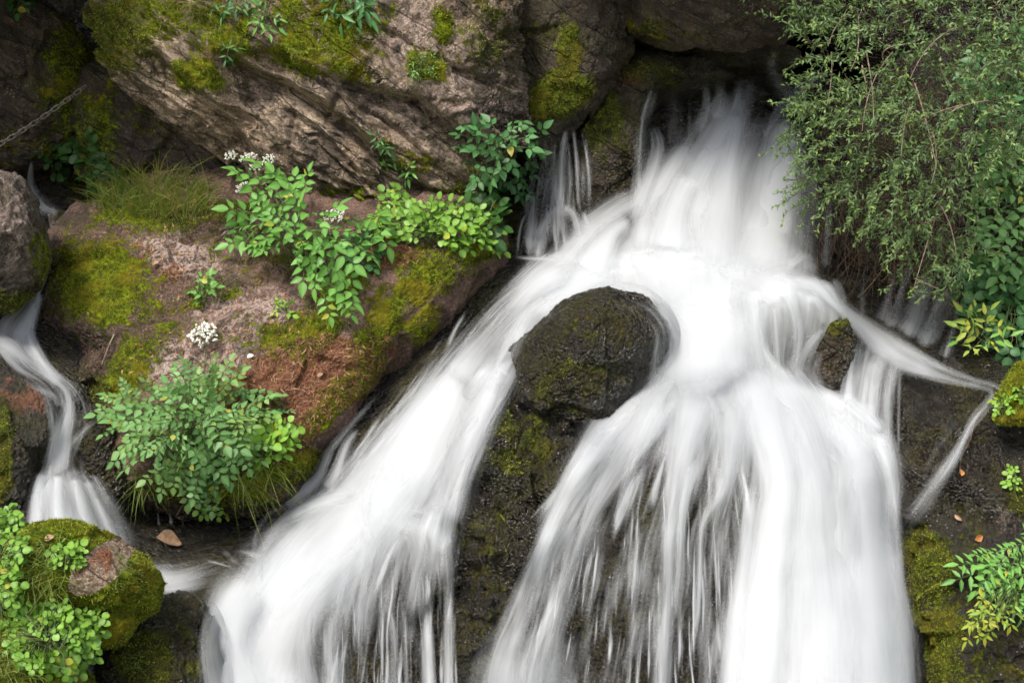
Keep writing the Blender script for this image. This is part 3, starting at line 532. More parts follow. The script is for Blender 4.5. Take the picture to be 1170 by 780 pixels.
def blur(a, s, axis):
    r = int(3 * s) + 1; k = np.exp(-.5 * (np.arange(-r, r + 1) / s) ** 2); k /= k.sum()
    pad = [(0, 0)] * a.ndim; pad[axis] = (r, r); b = np.pad(a, pad, 'edge')
    return np.apply_along_axis(lambda x: np.convolve(x, k, 'valid'), axis, b)
def spl(t, ys):
    """Catmull-Rom through ys at the knots 0..n-1"""
    ys = np.asarray(ys, float); n = len(ys); i = np.clip(np.floor(t).astype(int), 0, n - 2); f = t - i
    g = lambda j: ys[np.clip(j, 0, n - 1)]
    p0, p1, p2, p3 = g(i - 1), g(i), g(i + 1), g(i + 2)
    if ys.ndim > 1: f = f[:, None]
    return .5 * (2 * p1 + (p2 - p0) * f + (2 * p0 - 5 * p1 + 4 * p2 - p3) * f ** 2 + (3 * p1 - p0 - 3 * p2 + p3) * f ** 3)
class Water:
    def __init__(s): s.V, s.F, s.U, s.C, s.n = [], [], [], [], 0
    def sheet(s, st, off=.03, edge=.12, ends=(.06, .06), layers=1, su=3., sv=5., wave=.005, seed=0., gain=1.0, lift=.035, k=.75, rag=1.1, tree=None):
        """st: (xl, yl, xr, yr, foam...) cross-sections from top to bottom; foam profile from left to right"""
        st = [tuple(q) for q in st]
        m = max(len(q) for q in st) - 4
        prof = np.array([np.interp(np.linspace(0, 1, 9), np.linspace(0, 1, len(q) - 4), q[4:]) if len(q) > 5 else [q[4]] * 9 for q in st])
        E = np.array([q[:4] for q in st], float)
        mid = (E[:, :2] + E[:, 2:]) / 2; L = np.hypot(*np.diff(mid, axis=0).T).sum(); Wd = np.hypot(*(E[:, 2:] - E[:, :2]).T).max()
        nv = int(np.clip(L / 3.2, 16, 220)); nu = int(np.clip(Wd / 3.2, 10, 150))
        t = np.linspace(0, len(st) - 1, nv)
        e = np.stack([spl(t, E[:, j]) for j in range(4)], 1); pr = np.clip(spl(t, prof), 0, 2)
        u = np.linspace(0, 1, nu)
        PX = e[:, :1] * (1 - u) + e[:, 2:3] * u; PY = e[:, 1:2] * (1 - u) + e[:, 3:4] * u
        Dp = np.array([[hit(x, y, tree or BVHW)[2] for x, y in zip(rx, ry)] for rx, ry in zip(PX, PY)])
        sm = blur(blur(Dp, su, 1), sv, 0)
        er = np.pad(Dp, 3, 'edge'); er = np.min([er[i:i + nv, j:j + nu] for i in range(7) for j in range(7)], axis=0)
        d = blur(blur(np.minimum(sm, er), 2.0, 1), 2.5, 0)
        F0 = np.array([np.interp(u, np.linspace(0, 1, 9), r) for r in pr])
        lens = np.concatenate([[0], np.cumsum(np.hypot(np.diff(e[:, 0] + e[:, 2]), np.diff(e[:, 1] + e[:, 3])) / 2)]) / FPX * 5.0
        Wm = np.hypot(e[:, 2] - e[:, 0], e[:, 3] - e[:, 1]).mean() / FPX * 5.0
        ef = np.minimum(np.clip(u / edge, 0, 1), np.clip((1 - u) / edge, 0, 1)); ef = ef * ef * (3 - 2 * ef)
        vv = np.linspace(0, 1, nv)
        en = (np.clip(vv / ends[0], 0, 1) if ends[0] > 0 else np.ones(nv)) * (np.clip((1 - vv) / ends[1], 0, 1) if ends[1] > 0 else np.ones(nv))
        for la in range(layers):
            sd = seed + la * 31.7 + len(s.V) * 3.3
            uu = np.broadcast_to(u * Wm, PX.shape); lv = np.broadcast_to(lens[:, None], PX.shape)
            q3 = np.stack([uu.ravel() * 9, lv.ravel() * 1.6, np.full(PX.size, sd)], 1)
            wv = (perlin(q3) + .5 * perlin(q3 * [3, 2, 1])).reshape(PX.shape)
            lowf = perlin(np.stack([uu.ravel() * 4 + 9, lv.ravel() * 2.2, np.full(PX.size, sd + 4)], 1)).reshape(PX.shape)
            dd = d - off - la * lift - wave * wv * 1.5 - .010
            s.V.append(P(PX.ravel(), PY.ravel(), dd.ravel())); s.F.append(grid_faces(nu, nv) + s.n); s.n += PX.size
            s.U.append(np.stack([uu.ravel() + sd, lv.ravel() + sd * .7], 1))
            f = F0 * gain * (1 if la == 0 else .60) * (1 + .15 * lowf)
            # side and end fades eat ragged bites out of the sheet
            cj = perlin(np.stack([u * Wm * 34, np.full(nu, sd), np.full(nu, .5)], 1)) + .6 * perlin(np.stack([u * Wm * 90, np.full(nu, sd + 9), np.full(nu, .5)], 1))
            r0, r1 = np.clip(.5 + cj, 0, 1.2) * ends[0] * rag, np.clip(.5 - cj, 0, 1.2) * ends[1] * rag
            e0 = np.clip((vv[:, None] - r0[None]) / max(ends[0] * .8, 1e-3), 0, 1) if ends[0] > 0 else 1
            e1 = np.clip((1 - vv[:, None] - r1[None]) / max(ends[1] * .8, 1e-3), 0, 1) if ends[1] > 0 else 1
            f = np.clip(f * (ef[None] ** .7) * (e0 * e1) ** .8, 0, 1.4)
            s.C.append(np.stack([f.ravel(), f.ravel() * 0 + k, f.ravel() * 0, np.ones(f.size)], 1))
    def ribbon(s, pts, k=.45, off=None, tree=None, gain=1.0, ends=(.18, .18), soft=1.0, flat=False):
        """one soft jet: pts = (x, y, width, foam) along the flow; it thins out towards both sides"""
        A = np.array(pts, float); L = np.hypot(*np.diff(A[:, :2], axis=0).T).sum()
        nv = int(np.clip(L / 4, 8, 130)); t = np.linspace(0, len(A) - 1, nv)
        x, y, wd, f = [spl(t, A[:, j]) for j in range(4)]
        tx, ty = np.gradient(x), np.gradient(y); m = np.hypot(tx, ty) + 1e-9
        if not flat: nx_, ny_ = ty / m, -tx / m
        else: nx_, ny_ = np.ones(nv), np.zeros(nv)
        if abs(nx_).mean() > .3 and nx_.mean() < 0: nx_, ny_ = -nx_, -ny_
        wd = np.maximum(wd, 2) * 1.9 * soft; nu = int(np.clip(wd.max() / 5, 7, 40)); u = np.linspace(-.5, .5, nu)
        PX = x[:, None] + nx_[:, None] * u * wd[:, None]; PY = y[:, None] + ny_[:, None] * u * wd[:, None]
        Dp = np.array([[hit(a, b, tree or BVHW)[2] for a, b in zip(r, q)] for r, q in zip(PX, PY)])
        er = np.pad(Dp, 2, 'edge'); er = np.min([er[i:i + nv, j:j + nu] for i in range(5) for j in range(5)], axis=0)
        d = blur(blur(er, max(1.0, nu / 8), 1), 3.0, 0)
        off = RNG.uniform(.025, .075) if off is None else off
        vv = np.linspace(0, 1, nv); en = np.clip(vv / max(ends[0], 1e-3), 0, 1) * (np.clip((1 - vv) / ends[1], 0, 1) if ends[1] > 0 else 1); en = en * en * (3 - 2 * en)
        g = np.exp(-(u / .235) ** 2 * 1.0); g = (g - g[0]) / (g.max() - g[0])
        lens = np.concatenate([[0], np.cumsum(np.hypot(np.diff(x), np.diff(y)))]) / FPX * 5
        sd = RNG.uniform(0, 90); Wm = wd.mean() / FPX * 5
        q3 = np.stack([np.broadcast_to(u * Wm * 8, PX.shape).ravel(), np.repeat(lens * 3, nu), np.full(PX.size, sd)], 1)
        F = f[:, None] * gain * g[None] * en[:, None] * (1 + .25 * perlin(q3).reshape(PX.shape))
        dd = d - off - .018 * g[None] * min(1, Wm / .15)
        s.V.append(P(PX.ravel(), PY.ravel(), dd.ravel())); s.F.append(grid_faces(nu, nv) + s.n); s.n += PX.size
        s.U.append(np.stack([np.broadcast_to(u * Wm, PX.shape).ravel() + sd, np.repeat(lens, nu) + sd * .7], 1))
        F = np.clip(F, 0, 1.4).ravel(); s.C.append(np.stack([F, F * 0 + k, F * 0, F * 0 + 1], 1))
    def threads(s, poly, n, dirn, L, wd, f, k=.9, off=(.02, .06), wob=.12, tree=None):
        for x, y in scatter(poly, n, 5):
            a = dirn(x, y) if callable(dirn) else dirn; a = a + RNG.normal(0, wob); l = R_(*L); q = []
            for i in range(5): q.append((x + RNG.normal(0, .6), y, R_(*wd), R_(*f))); x += math.sin(a) * l / 4; y += math.cos(a) * l / 4; a += RNG.normal(0, wob * .5) - a * .12
            s.ribbon(q, k, R_(*off), tree, ends=(.45, .45))
    def build(s, name, label, mat=None):
        o = mesh_obj(name, np.concatenate(s.V), np.concatenate(s.F), mat or M_WATER, uv=np.concatenate(s.U), cols={'foam': np.concatenate(s.C)})
        return tag(o, label, None, kind='structure')
R_ = lambda a, b: float(RNG.uniform(a, b))
def inpoly(px, py, pl):
    r = False; n = len(pl)
    for i in range(n):
        x1, y1 = pl[i]; x2, y2 = pl[i - 1]
        if (y1 > py) != (y2 > py) and px < (x2 - x1) * (py - y1) / (y2 - y1) + x1: r = not r
    return r
def scatter(pl, n, mind):
    xs = [q[0] for q in pl]; ys = [q[1] for q in pl]; got = []; tries = 0
    while len(got) < n and tries < n * 60:
        tries += 1; x, y = R_(min(xs), max(xs)), R_(min(ys), max(ys)); md = mind * (1 - .6 * tries / (n * 60))
        if inpoly(x, y, pl) and all((x - a) ** 2 + (y - b) ** 2 > md * md for a, b in got): got.append((x, y))
    return got
w = Water()
# --- chute out of the cave: two lobes, a left hump, thin side veils
w.sheet([(842, 112, 918, 118, .25, .3, .2), (808, 140, 922, 150, .45, .5, .4), (768, 180, 925, 200, .5, .65, .6, .4), (722, 235, 935, 245, .55, .7, .75, .5), (655, 285, 940, 290, .7, 1.0, 1.1, .9), (605, 318, 955, 328, .8, 1.15, 1.2, 1.0), (590, 345, 960, 360, .5, 1.1, 1.1, .8)], edge=.25, su=5, sv=5, ends=(.3, .12), k=.3, rag=.3)
for r in (
  [(850, 104, 34, .55), (832, 140, 58, .95), (806, 190, 66, 1.0), (792, 240, 80, 1.1), (785, 300, 100, 1.2), (790, 340, 100, 1.1)],
  [(838, 116, 16, .5), (842, 150, 26, .6), (832, 200, 40, .8), (822, 260, 60, 1.0), (815, 320, 70, 1.1)],
  [(900, 130, 24, .4), (896, 160, 46, .85), (890, 210, 62, 1.1), (880, 270, 72, 1.2), (866, 325, 84, 1.2)],
  [(796, 152, 14, .4), (775, 180, 32, .75), (750, 218, 38, .85), (737, 255, 34, .8), (736, 300, 50, .95)],
  [(790, 200, 40, .6), (772, 240, 44, .9), (765, 290, 70, 1.1)],
  [(738, 222, 24, .6), (706, 240, 32, .75), (676, 262, 38, .85), (650, 290, 40, .9), (630, 315, 50, .9)],
  [(722, 250, 22, .6), (700, 264, 30, .85), (684, 290, 44, 1.0), (670, 315, 60, 1.0)],
  [(932, 180, 20, .25), (927, 235, 30, .42), (922, 285, 34, .5), (920, 318, 40, .6)], [(948, 215, 10, .2), (946, 260, 14, .3), (944, 310, 18, .4)], [(908, 170, 10, .4), (906, 230, 14, .5), (900, 290, 26, .7)],
  [(888, 54, 8, .3), (882, 74, 14, .34), (890, 96, 20, .32), (905, 112, 20, .25)],
  [(958, 74, 14, .35), (926, 92, 20, .42), (900, 116, 22, .4), (880, 142, 18, .3), (868, 165, 14, .3)],
  [(840, 90, 26, .15), (858, 100, 26, .22), (880, 110, 24, .2)],
  [(752, 92, 18, .25), (742, 122, 20, .45), (735, 150, 18, .42), (732, 190, 20, .5), (728, 232, 26, .7), (715, 262, 30, .8)], [(748, 94, 6, .3), (738, 122, 6, .5), (733, 150, 5, .45), (730, 200, 6, .5)],
  [(744, 138, 12, .3), (752, 164, 18, .48), (747, 194, 20, .55), (736, 222, 24, .65), (726, 248, 26, .8)],
  [(789, 94, 4, .35), (788, 124, 4, .4), (787, 158, 8, .5)], [(806, 92, 12, .22), (808, 122, 16, .42), (798, 156, 24, .6)], [(770, 100, 20, .1), (772, 130, 24, .16), (768, 170, 24, .3)], [(822, 92, 18, .16), (824, 112, 22, .4), (816, 140, 30, .6)], [(846, 88, 30, .12), (848, 108, 36, .4), (838, 138, 40, .7)]):
    w.ribbon(r, k=.4)
# --- pool lip and left arm
w.sheet([(600, 288, 770, 285, .3, 1.1), (575, 312, 730, 320, .14, .75, 1.2, 1.1), (545, 345, 668, 350, .10, .40, 1.1, 1.0), (500, 395, 620, 395, .14, .40, .8, .6), (450, 452, 590, 452, .18, .8, 1.0, .4), (402, 505, 560, 510, .18, .85, .9, .35), (356, 558, 545, 560, .25, .9, .9, .42), (308, 602, 538, 604, .4, .85, .7, .45), (274, 650, 534, 656, .7, .7, .34, .32), (250, 705, 530, 715, .9, .4, .2, .24), (256, 765, 528, 775, .95, .34, .18, .24), (280, 850, 530, 850, 1., .4, .22)], edge=.14, su=4, sv=5, ends=(.04, 0), k=.7, rag=0)
for r in (
  [(720, 300, 60, 1.1), (670, 318, 46, 1.1), (625, 348, 44, 1.0), (594, 388, 38, .8), (572, 425, 34, .55), (556, 465, 30, .5)],
  [(660, 300, 50, 1.1), (615, 325, 40, .8), (580, 362, 34, .5), (548, 400, 40, .7), (520, 440, 60, .95)],
  [(552, 398, 30, .5), (530, 425, 54, 1.0), (500, 472, 76, 1.15), (462, 530, 88, 1.15), (420, 582, 100, 1.1), (372, 632, 110, 1.1), (322, 690, 100, 1.15), (296, 740, 90, 1.2), (310, 800, 100, 1.2), (330, 860, 110, 1.2)],
  [(570, 405, 22, .6), (556, 450, 36, .85), (530, 505, 50, .8), (515, 560, 46, .65), (505, 600, 40, .6)],
  [(465, 520, 60, .8), (440, 570, 66, .8), (430, 610, 50, .55), (420, 660, 40, .4), (410, 720, 30, .3)],
  [(395, 575, 50, .8), (340, 630, 70, 1.0), (290, 690, 64, 1.1), (275, 735, 60, 1.15), (300, 790, 80, 1.2), (345, 850, 90, 1.2)],
  [(300, 670, 50, .8), (268, 710, 44, .9), (272, 760, 50, 1.0), (300, 820, 60, 1.1)],
  [(440, 438, 10, .2), (404, 478, 12, .4), (378, 510, 13, .6), (362, 545, 16, .7), (340, 562, 22, .7), (318, 580, 18, .45)],
  [(412, 486, 8, .3), (396, 508, 12, .55), (384, 540, 15, .65), (372, 560, 20, .6)], [(425, 492, 6, .3), (408, 530, 10, .4), (395, 560, 16, .5)],
  [(430, 560, 18, .4), (380, 570, 24, .7), (335, 588, 20, .55), (308, 612, 14, .35), (296, 645, 16, .3), (300, 680, 24, .5)],
  [(330, 575, 8, .4), (306, 588, 8, .4), (292, 612, 8, .35), (290, 640, 10, .3)],
  [(410, 596, 40, .5), (450, 596, 44, .6), (490, 606, 44, .55), (512, 628, 40, .4)],
  [(470, 592, 30, .6), (478, 625, 30, .5), (480, 670, 26, .35), (482, 710, 20, .35)],
  [(505, 600, 24, .6), (510, 640, 22, .5), (512, 690, 16, .5), (512, 780, 14, .7), (512, 850, 14, .7)],
  [(488, 690, 10, .5), (488, 730, 14, .75), (490, 780, 16, .75), (490, 850, 16, .7)],
  [(440, 680, 8, .4), (450, 720, 10, .5), (452, 790, 12, .5)], [(462, 690, 6, .5), (464, 740, 8, .6), (466, 800, 10, .6)], [(398, 640, 20, .5), (388, 690, 20, .5), (380, 740, 24, .5), (385, 800, 30, .6)],
  [(250, 690, 30, .5), (244, 740, 34, .6), (256, 790, 40, .7), (270, 850, 40, .7)]):
    w.ribbon(r, k=.42, ends=(.2, .12))
w.threads([(585, 318), (606, 334), (560, 395), (500, 440), (450, 480), (420, 492), (470, 420), (530, 350)], 46, -.72, (50, 120), (2.5, 8), (.10, .30), k=1.1, wob=.08)
w.threads([(395, 610), (530, 610), (530, 760), (400, 760), (370, 690)], 70, -.04, (70, 170), (1.5, 6), (.2, .55), k=1.1, wob=.05)
w.threads([(480, 440), (560, 440), (535, 590), (400, 590)], 30, -.42, (80, 160), (4, 14), (.25, .5), k=.7, wob=.06)
# --- centre fan and right arm
w.sheet([(700, 285, 940, 285, 1.1), (745, 340, 890, 335, 1.15), (748, 392, 880, 392, 1.0, 1.2, 1.15), (712, 440, 915, 432, .7, 1.0, 1.2), (680, 485, 985, 470, .55, .62, .7, 1.1, 1.0), (638, 548, 1022, 520, .45, .38, .34, .6, .82, .8), (600, 620, 1028, 600, .42, .26, .20, .32, .85, .85), (572, 700, 1040, 690, .40, .24, .16, .26, .9, .9), (548, 770, 1050, 770, .45, .28, .16, .26, 1.1, 1.0), (530, 850, 1060, 850, .5, .3, .16, .26, 1.1, 1.0)], edge=.09, su=4, sv=5, ends=(.05, 0), k=.75, rag=0)
for r in (
  [(805, 320, 110, 1.2), (806, 370, 110, 1.25), (810, 410, 110, 1.2), (830, 450, 100, 1.0)],
  [(785, 390, 60, 1.1), (752, 428, 56, .9), (716, 466, 48, .8), (680, 514, 42, .72), (642, 576, 34, .66), (614, 640, 30, .62), (594, 700, 36, .6), (576, 760, 50, .65), (566, 850, 64, .65)],
  [(780, 420, 60, .9), (742, 478, 50, .75), (706, 530, 34, .6), (674, 590, 22, .6), (654, 645, 18, .5), (640, 700, 24, .45), (628, 780, 30, .5), (624, 850, 34, .5)],
  [(805, 430, 70, 1.0), (788, 490, 50, .8), (775, 550, 34, .72), (766, 620, 24, .62), (762, 680, 20, .58), (757, 780, 22, .6), (756, 850, 22, .6)],
  [(795, 520, 24, .6), (780, 580, 14, .6), (776, 660, 12, .5), (772, 720, 10, .4)],
  [(840, 440, 70, 1.1), (836, 500, 44, .75), (828, 556, 22, .5), (804, 600, 10, .5), (800, 650, 9, .65), (796, 710, 10, .6), (782, 790, 12, .55)],
  [(845, 480, 30, .6), (850, 530, 16, .5), (852, 590, 10, .4), (846, 640, 12, .5)],
  [(700, 480, 40, .6), (664, 540, 34, .6), (628, 610, 24, .5), (612, 680, 16, .4)],
  [(760, 450, 50, .6), (730, 510, 30, .5), (712, 560, 16, .45), (700, 620, 10, .4)],
  [(868, 420, 80, 1.1), (905, 478, 90, .95), (926, 540, 90, .75), (930, 620, 110, .8), (938, 700, 130, .95), (938, 850, 150, 1.1)],
  [(850, 400, 60, 1.1), (872, 470, 60, 1.1), (890, 550, 50, 1.0), (882, 620, 56, 1.1), (872, 700, 60, 1.2), (868, 850, 70, 1.2)],
  [(862, 545, 20, .7), (854, 620, 30, .8), (846, 690, 34, .9), (838, 780, 36, 1.0), (834, 850, 36, 1.0)],
  [(915, 432, 26, .7), (945, 452, 24, .95), (980, 474, 30, 1.05), (1008, 504, 30, .95), (1018, 550, 26, .85), (1016, 600, 24, .8), (1020, 660, 30, .85), (1030, 740, 36, .9), (1036, 850, 40, .9)],
  [(930, 470, 40, .9), (965, 500, 40, 1.0), (990, 545, 40, 1.0), (996, 610, 40, 1.1), (1000, 690, 60, 1.1), (1005, 850, 70, 1.1)],
  [(1000, 500, 20, .8), (1014, 530, 16, .8), (1022, 575, 14, .6), (1026, 620, 14, .5), (1034, 690, 18, .5)]):
    w.ribbon(r, k=.42, ends=(.15, .0) if r[-1][1] > 800 else (.15, .2))
w.threads([(690, 520), (850, 510), (848, 700), (800, 740), (600, 740), (640, 600)], 100, lambda x, y: -.26 * (780 - x) / 150, (70, 200), (1.5, 5), (.2, .6), k=1.2, wob=.04)
w.threads([(780, 410), (850, 420), (840, 520), (660, 530), (710, 460)], 34, lambda x, y: -.75 * (800 - x) / 110, (60, 130), (4, 14), (.25, .5), k=.8, wob=.06)
# --- film over the right shoulder of the boulder and a trickle on its left
w.sheet([(668, 318, 690, 356, .9, .6, .25, .05, 0), (630, 330, 654, 372, .9, .6, .28, .05, 0), (594, 358, 622, 392, .8, .55, .25, .05, 0), (570, 402, 602, 418, .7, .45, .22, .05, 0), (556, 445, 590, 452, .6, .4, .2, .05, 0)], off=.015, edge=.08, ends=(.2, .25), k=.9, tree=BVH, su=4, sv=3)
w.sheet([(704, 318, 694, 360, .9, .6, .25, .05, 0), (744, 330, 722, 366, .9, .6, .28, .05, 0), (776, 362, 740, 384, .85, .65, .35, .18, 0), (784, 402, 734, 410, .85, .6, .36, .24, .05), (770, 447, 726, 440, .85, .55, .34, .2, .05), (738, 488, 708, 470, .7, .5, .3, .1, 0)], off=.015, edge=.08, ends=(.2, .2), k=.9, tree=BVH, su=4, sv=3)
w.ribbon([(735, 448, 40, .7), (700, 482, 36, .6), (668, 522, 32, .55), (640, 566, 28, .45)], k=.6, off=.06)
w.ribbon([(800, 330, 120, .9), (800, 375, 130, 1.0), (800, 420, 140, .9), (806, 460, 130, .5)], k=.12, off=.14, ends=(.35, .4))
# --- curtain over the dome, right jet, its falls, the misty back curtain
w.sheet([(966, 380, 1052, 405, .6, .5), (962, 420, 1036, 436, .5, .42), (958, 468, 1032, 478, .55, .4), (968, 520, 1030, 532, .6, .4)], edge=.25, ends=(.2, .2), k=.7, rag=.4)
w.sheet([(800, 300, 962, 318, 1.1), (828, 330, 972, 345, .95, .8, .7), (842, 372, 962, 388, .7, .5, .32), (856, 412, 945, 430, .55, .38, .2), (872, 448, 960, 460, .7, .6)], edge=.16, ends=(.12, .25), k=.5, rag=.4)
for r in (
  [(850, 318, 40, 1.0), (890, 314, 26, .95), (928, 324, 20, .85), (956, 346, 17, .85), (984, 371, 24, .9), (1010, 394, 36, .85), (1036, 411, 34, .75), (1062, 424, 20, .7), (1092, 434, 13, .55), (1118, 440, 11, .5), (1133, 446, 10, .45), (1133, 458, 11, .4), (1116, 478, 12, .35), (1104, 498, 13, .4), (1088, 526, 15, .5), (1066, 558, 17, .45), (1044, 586, 18, .4), (1020, 616, 18, .3)],
  [(990, 368, 14, .6), (1020, 390, 16, .7), (1055, 409, 12, .65), (1085, 424, 9, .5), (1112, 433, 8, .45), (1140, 442, 8, .4), (1142, 452, 7, .35), (1124, 474, 7, .35), (1104, 500, 6, .45), (1088, 532, 8, .5), (1064, 566, 10, .4)],
  [(890, 325, 30, .9), (905, 345, 26, .7), (912, 385, 20, .5), (905, 430, 20, .5)], [(858, 330, 26, .9), (862, 370, 22, .6), (868, 420, 18, .5), (880, 450, 20, .6)], [(884, 345, 12, .7), (888, 390, 10, .6), (892, 440, 12, .5)],
  [(925, 335, 22, .7), (938, 352, 16, .5), (940, 372, 14, .4)],
  [(945, 372, 14, .35), (926, 392, 22, .55), (914, 415, 24, .6), (905, 442, 26, .7)], [(940, 400, 12, .3), (932, 425, 14, .4), (935, 448, 18, .6)],
  [(978, 395, 10, .5), (972, 425, 14, .55), (968, 465, 22, .65)], [(1002, 408, 22, .7), (996, 440, 26, .6), (993, 480, 26, .55), (990, 520, 26, .5)], [(1020, 414, 18, .65), (1016, 450, 14, .55), (1015, 495, 12, .55), (1018, 525, 12, .5)], [(1028, 418, 6, .4), (1027, 470, 5, .4), (1027, 520, 5, .3)],
  [(960, 450, 20, .5), (985, 470, 24, .6), (1010, 492, 20, .6)],
  [(1136, 440, 12, .3), (1128, 458, 15, .36), (1114, 476, 17, .30), (1103, 498, 17, .26), (1090, 522, 18, .40), (1070, 552, 22, .34), (1046, 584, 24, .34), (1016, 622, 26, .32)], [(1124, 466, 5, .4), (1108, 488, 5, .5), (1094, 516, 6, .5), (1078, 542, 7, .6), (1054, 574, 7, .5)], [(1088, 528, 6, .3), (1066, 548, 8, .4), (1036, 584, 9, .4)],
  [(1100, 470, 30, .12), (1072, 515, 30, .16), (1046, 560, 26, .2)],
  [(1024, 305, 8, .3), (1014, 340, 12, .4), (1006, 370, 18, .45)], [(988, 305, 6, .2), (985, 350, 8, .25), (984, 372, 8, .3)], [(950, 290, 4, .25), (949, 330, 6, .25)],
  [(1060, 310, 30, .3), (1048, 345, 34, .42), (1030, 385, 36, .55)], [(1090, 325, 24, .25), (1075, 355, 30, .42), (1050, 392, 36, .55)], [(1040, 300, 10, .35), (1028, 340, 14, .45), (1014, 378, 22, .5)], [(1075, 330, 10, .3), (1066, 365, 14, .45), (1052, 398, 16, .5)], [(1094, 345, 8, .25), (1088, 380, 12, .3), (1078, 412, 16, .4)]):
    w.ribbon(r, k=.45, ends=(.15, .18))
w.ribbon([(300, 640, 60, .7), (268, 690, 62, .95), (256, 740, 66, 1.0), (266, 800, 80, 1.1), (280, 860, 90, 1.1)], k=.2, off=.14, ends=(.25, 0))
w.ribbon([(286, 662, 34, .5), (258, 690, 40, .6), (246, 735, 44, .65), (256, 800, 54, .75), (262, 860, 60, .75)], k=.6, off=.03, tree=BVH, ends=(.3, 0))
# soft spray standing off the rock where the water lands
w.sheet([(640, 262, 900, 262, .2), (610, 300, 940, 300, .45), (640, 335, 920, 335, .5), (720, 380, 880, 380, .5), (720, 430, 890, 430, .3)], off=.13, edge=.4, ends=(.4, .4), su=8, sv=10, k=.1, rag=.15)
w.sheet([(440, 480, 560, 470, .2), (370, 590, 510, 575, .35), (280, 690, 400, 680, .5), (230, 790, 370, 800, .6), (230, 850, 370, 850, .6)], off=.12, edge=.45, ends=(.3, 0), su=8, sv=10, k=.12, rag=.15)
w.sheet([(840, 470, 1000, 470, .2), (850, 540, 1050, 530, .22), (830, 680, 1060, 680, .3), (810, 800, 1085, 800, .4), (810, 850, 1085, 850, .4)], off=.12, edge=.3, ends=(.3, 0), su=8, sv=10, k=.12, rag=.15)
w.sheet([(540, 690, 680, 690, .15), (510, 760, 690, 760, .4), (500, 850, 690, 850, .5)], off=.12, edge=.4, ends=(.4, 0), su=8, sv=10, k=.15, rag=.15)
falls = w.build('waterfall', 'wide white silky waterfall over dark boulders')
# --- side cascade: separate threads over a wet step, then an arch
w = Water()
w.sheet([(602, 142, 676, 138, .20), (600, 200, 680, 196, .24, .20, .32), (592, 245, 684, 245, .34), (584, 294, 700, 296, .36, .32, .6)], edge=.2, ends=(.2, .15), k=1.0)
for r in ([(648, 146, 6, .4), (642, 185, 12, .6), (640, 225, 12, .65), (640, 250, 16, .6)], [(655, 147, 4, .45), (659, 190, 5, .5), (660, 238, 5, .35)], [(664, 148, 3, .4), (671, 185, 4, .5), (673, 230, 4, .3)], [(630, 190, 3, .4), (624, 215, 4, .5), (618, 242, 4, .45)], [(614, 152, 7, .35), (611, 190, 5, .25)], [(650, 160, 5, .4), (651, 200, 6, .5), (650, 240, 6, .4)], [(635, 160, 4, .35), (632, 200, 5, .4), (630, 240, 5, .4)],
          [(640, 236, 14, .6), (627, 246, 12, .5), (618, 266, 14, .5), (612, 298, 18, .5)], [(642, 236, 14, .6), (655, 247, 12, .5), (661, 266, 14, .5), (664, 298, 22, .55)], [(640, 240, 20, .4), (640, 268, 26, .25), (640, 298, 30, .4)], [(600, 244, 3, .5), (594, 262, 4, .55), (590, 294, 5, .5)], [(603, 246, 3, .4), (604, 268, 3, .5), (604, 294, 4, .5)], [(636, 262, 4, .3), (636, 294, 5, .3)], [(668, 240, 14, .35), (677, 272, 22, .55), (686, 302, 30, .7)],
          [(586, 294, 5, .5), (615, 296, 7, .6), (650, 298, 8, .6), (690, 300, 12, .7)]):
    w.ribbon(r, k=.6, off=R_(.02, .05), ends=(.12, .12))
casc = w.build('side_cascade', 'thin cascade of separate strands left of the main fall')
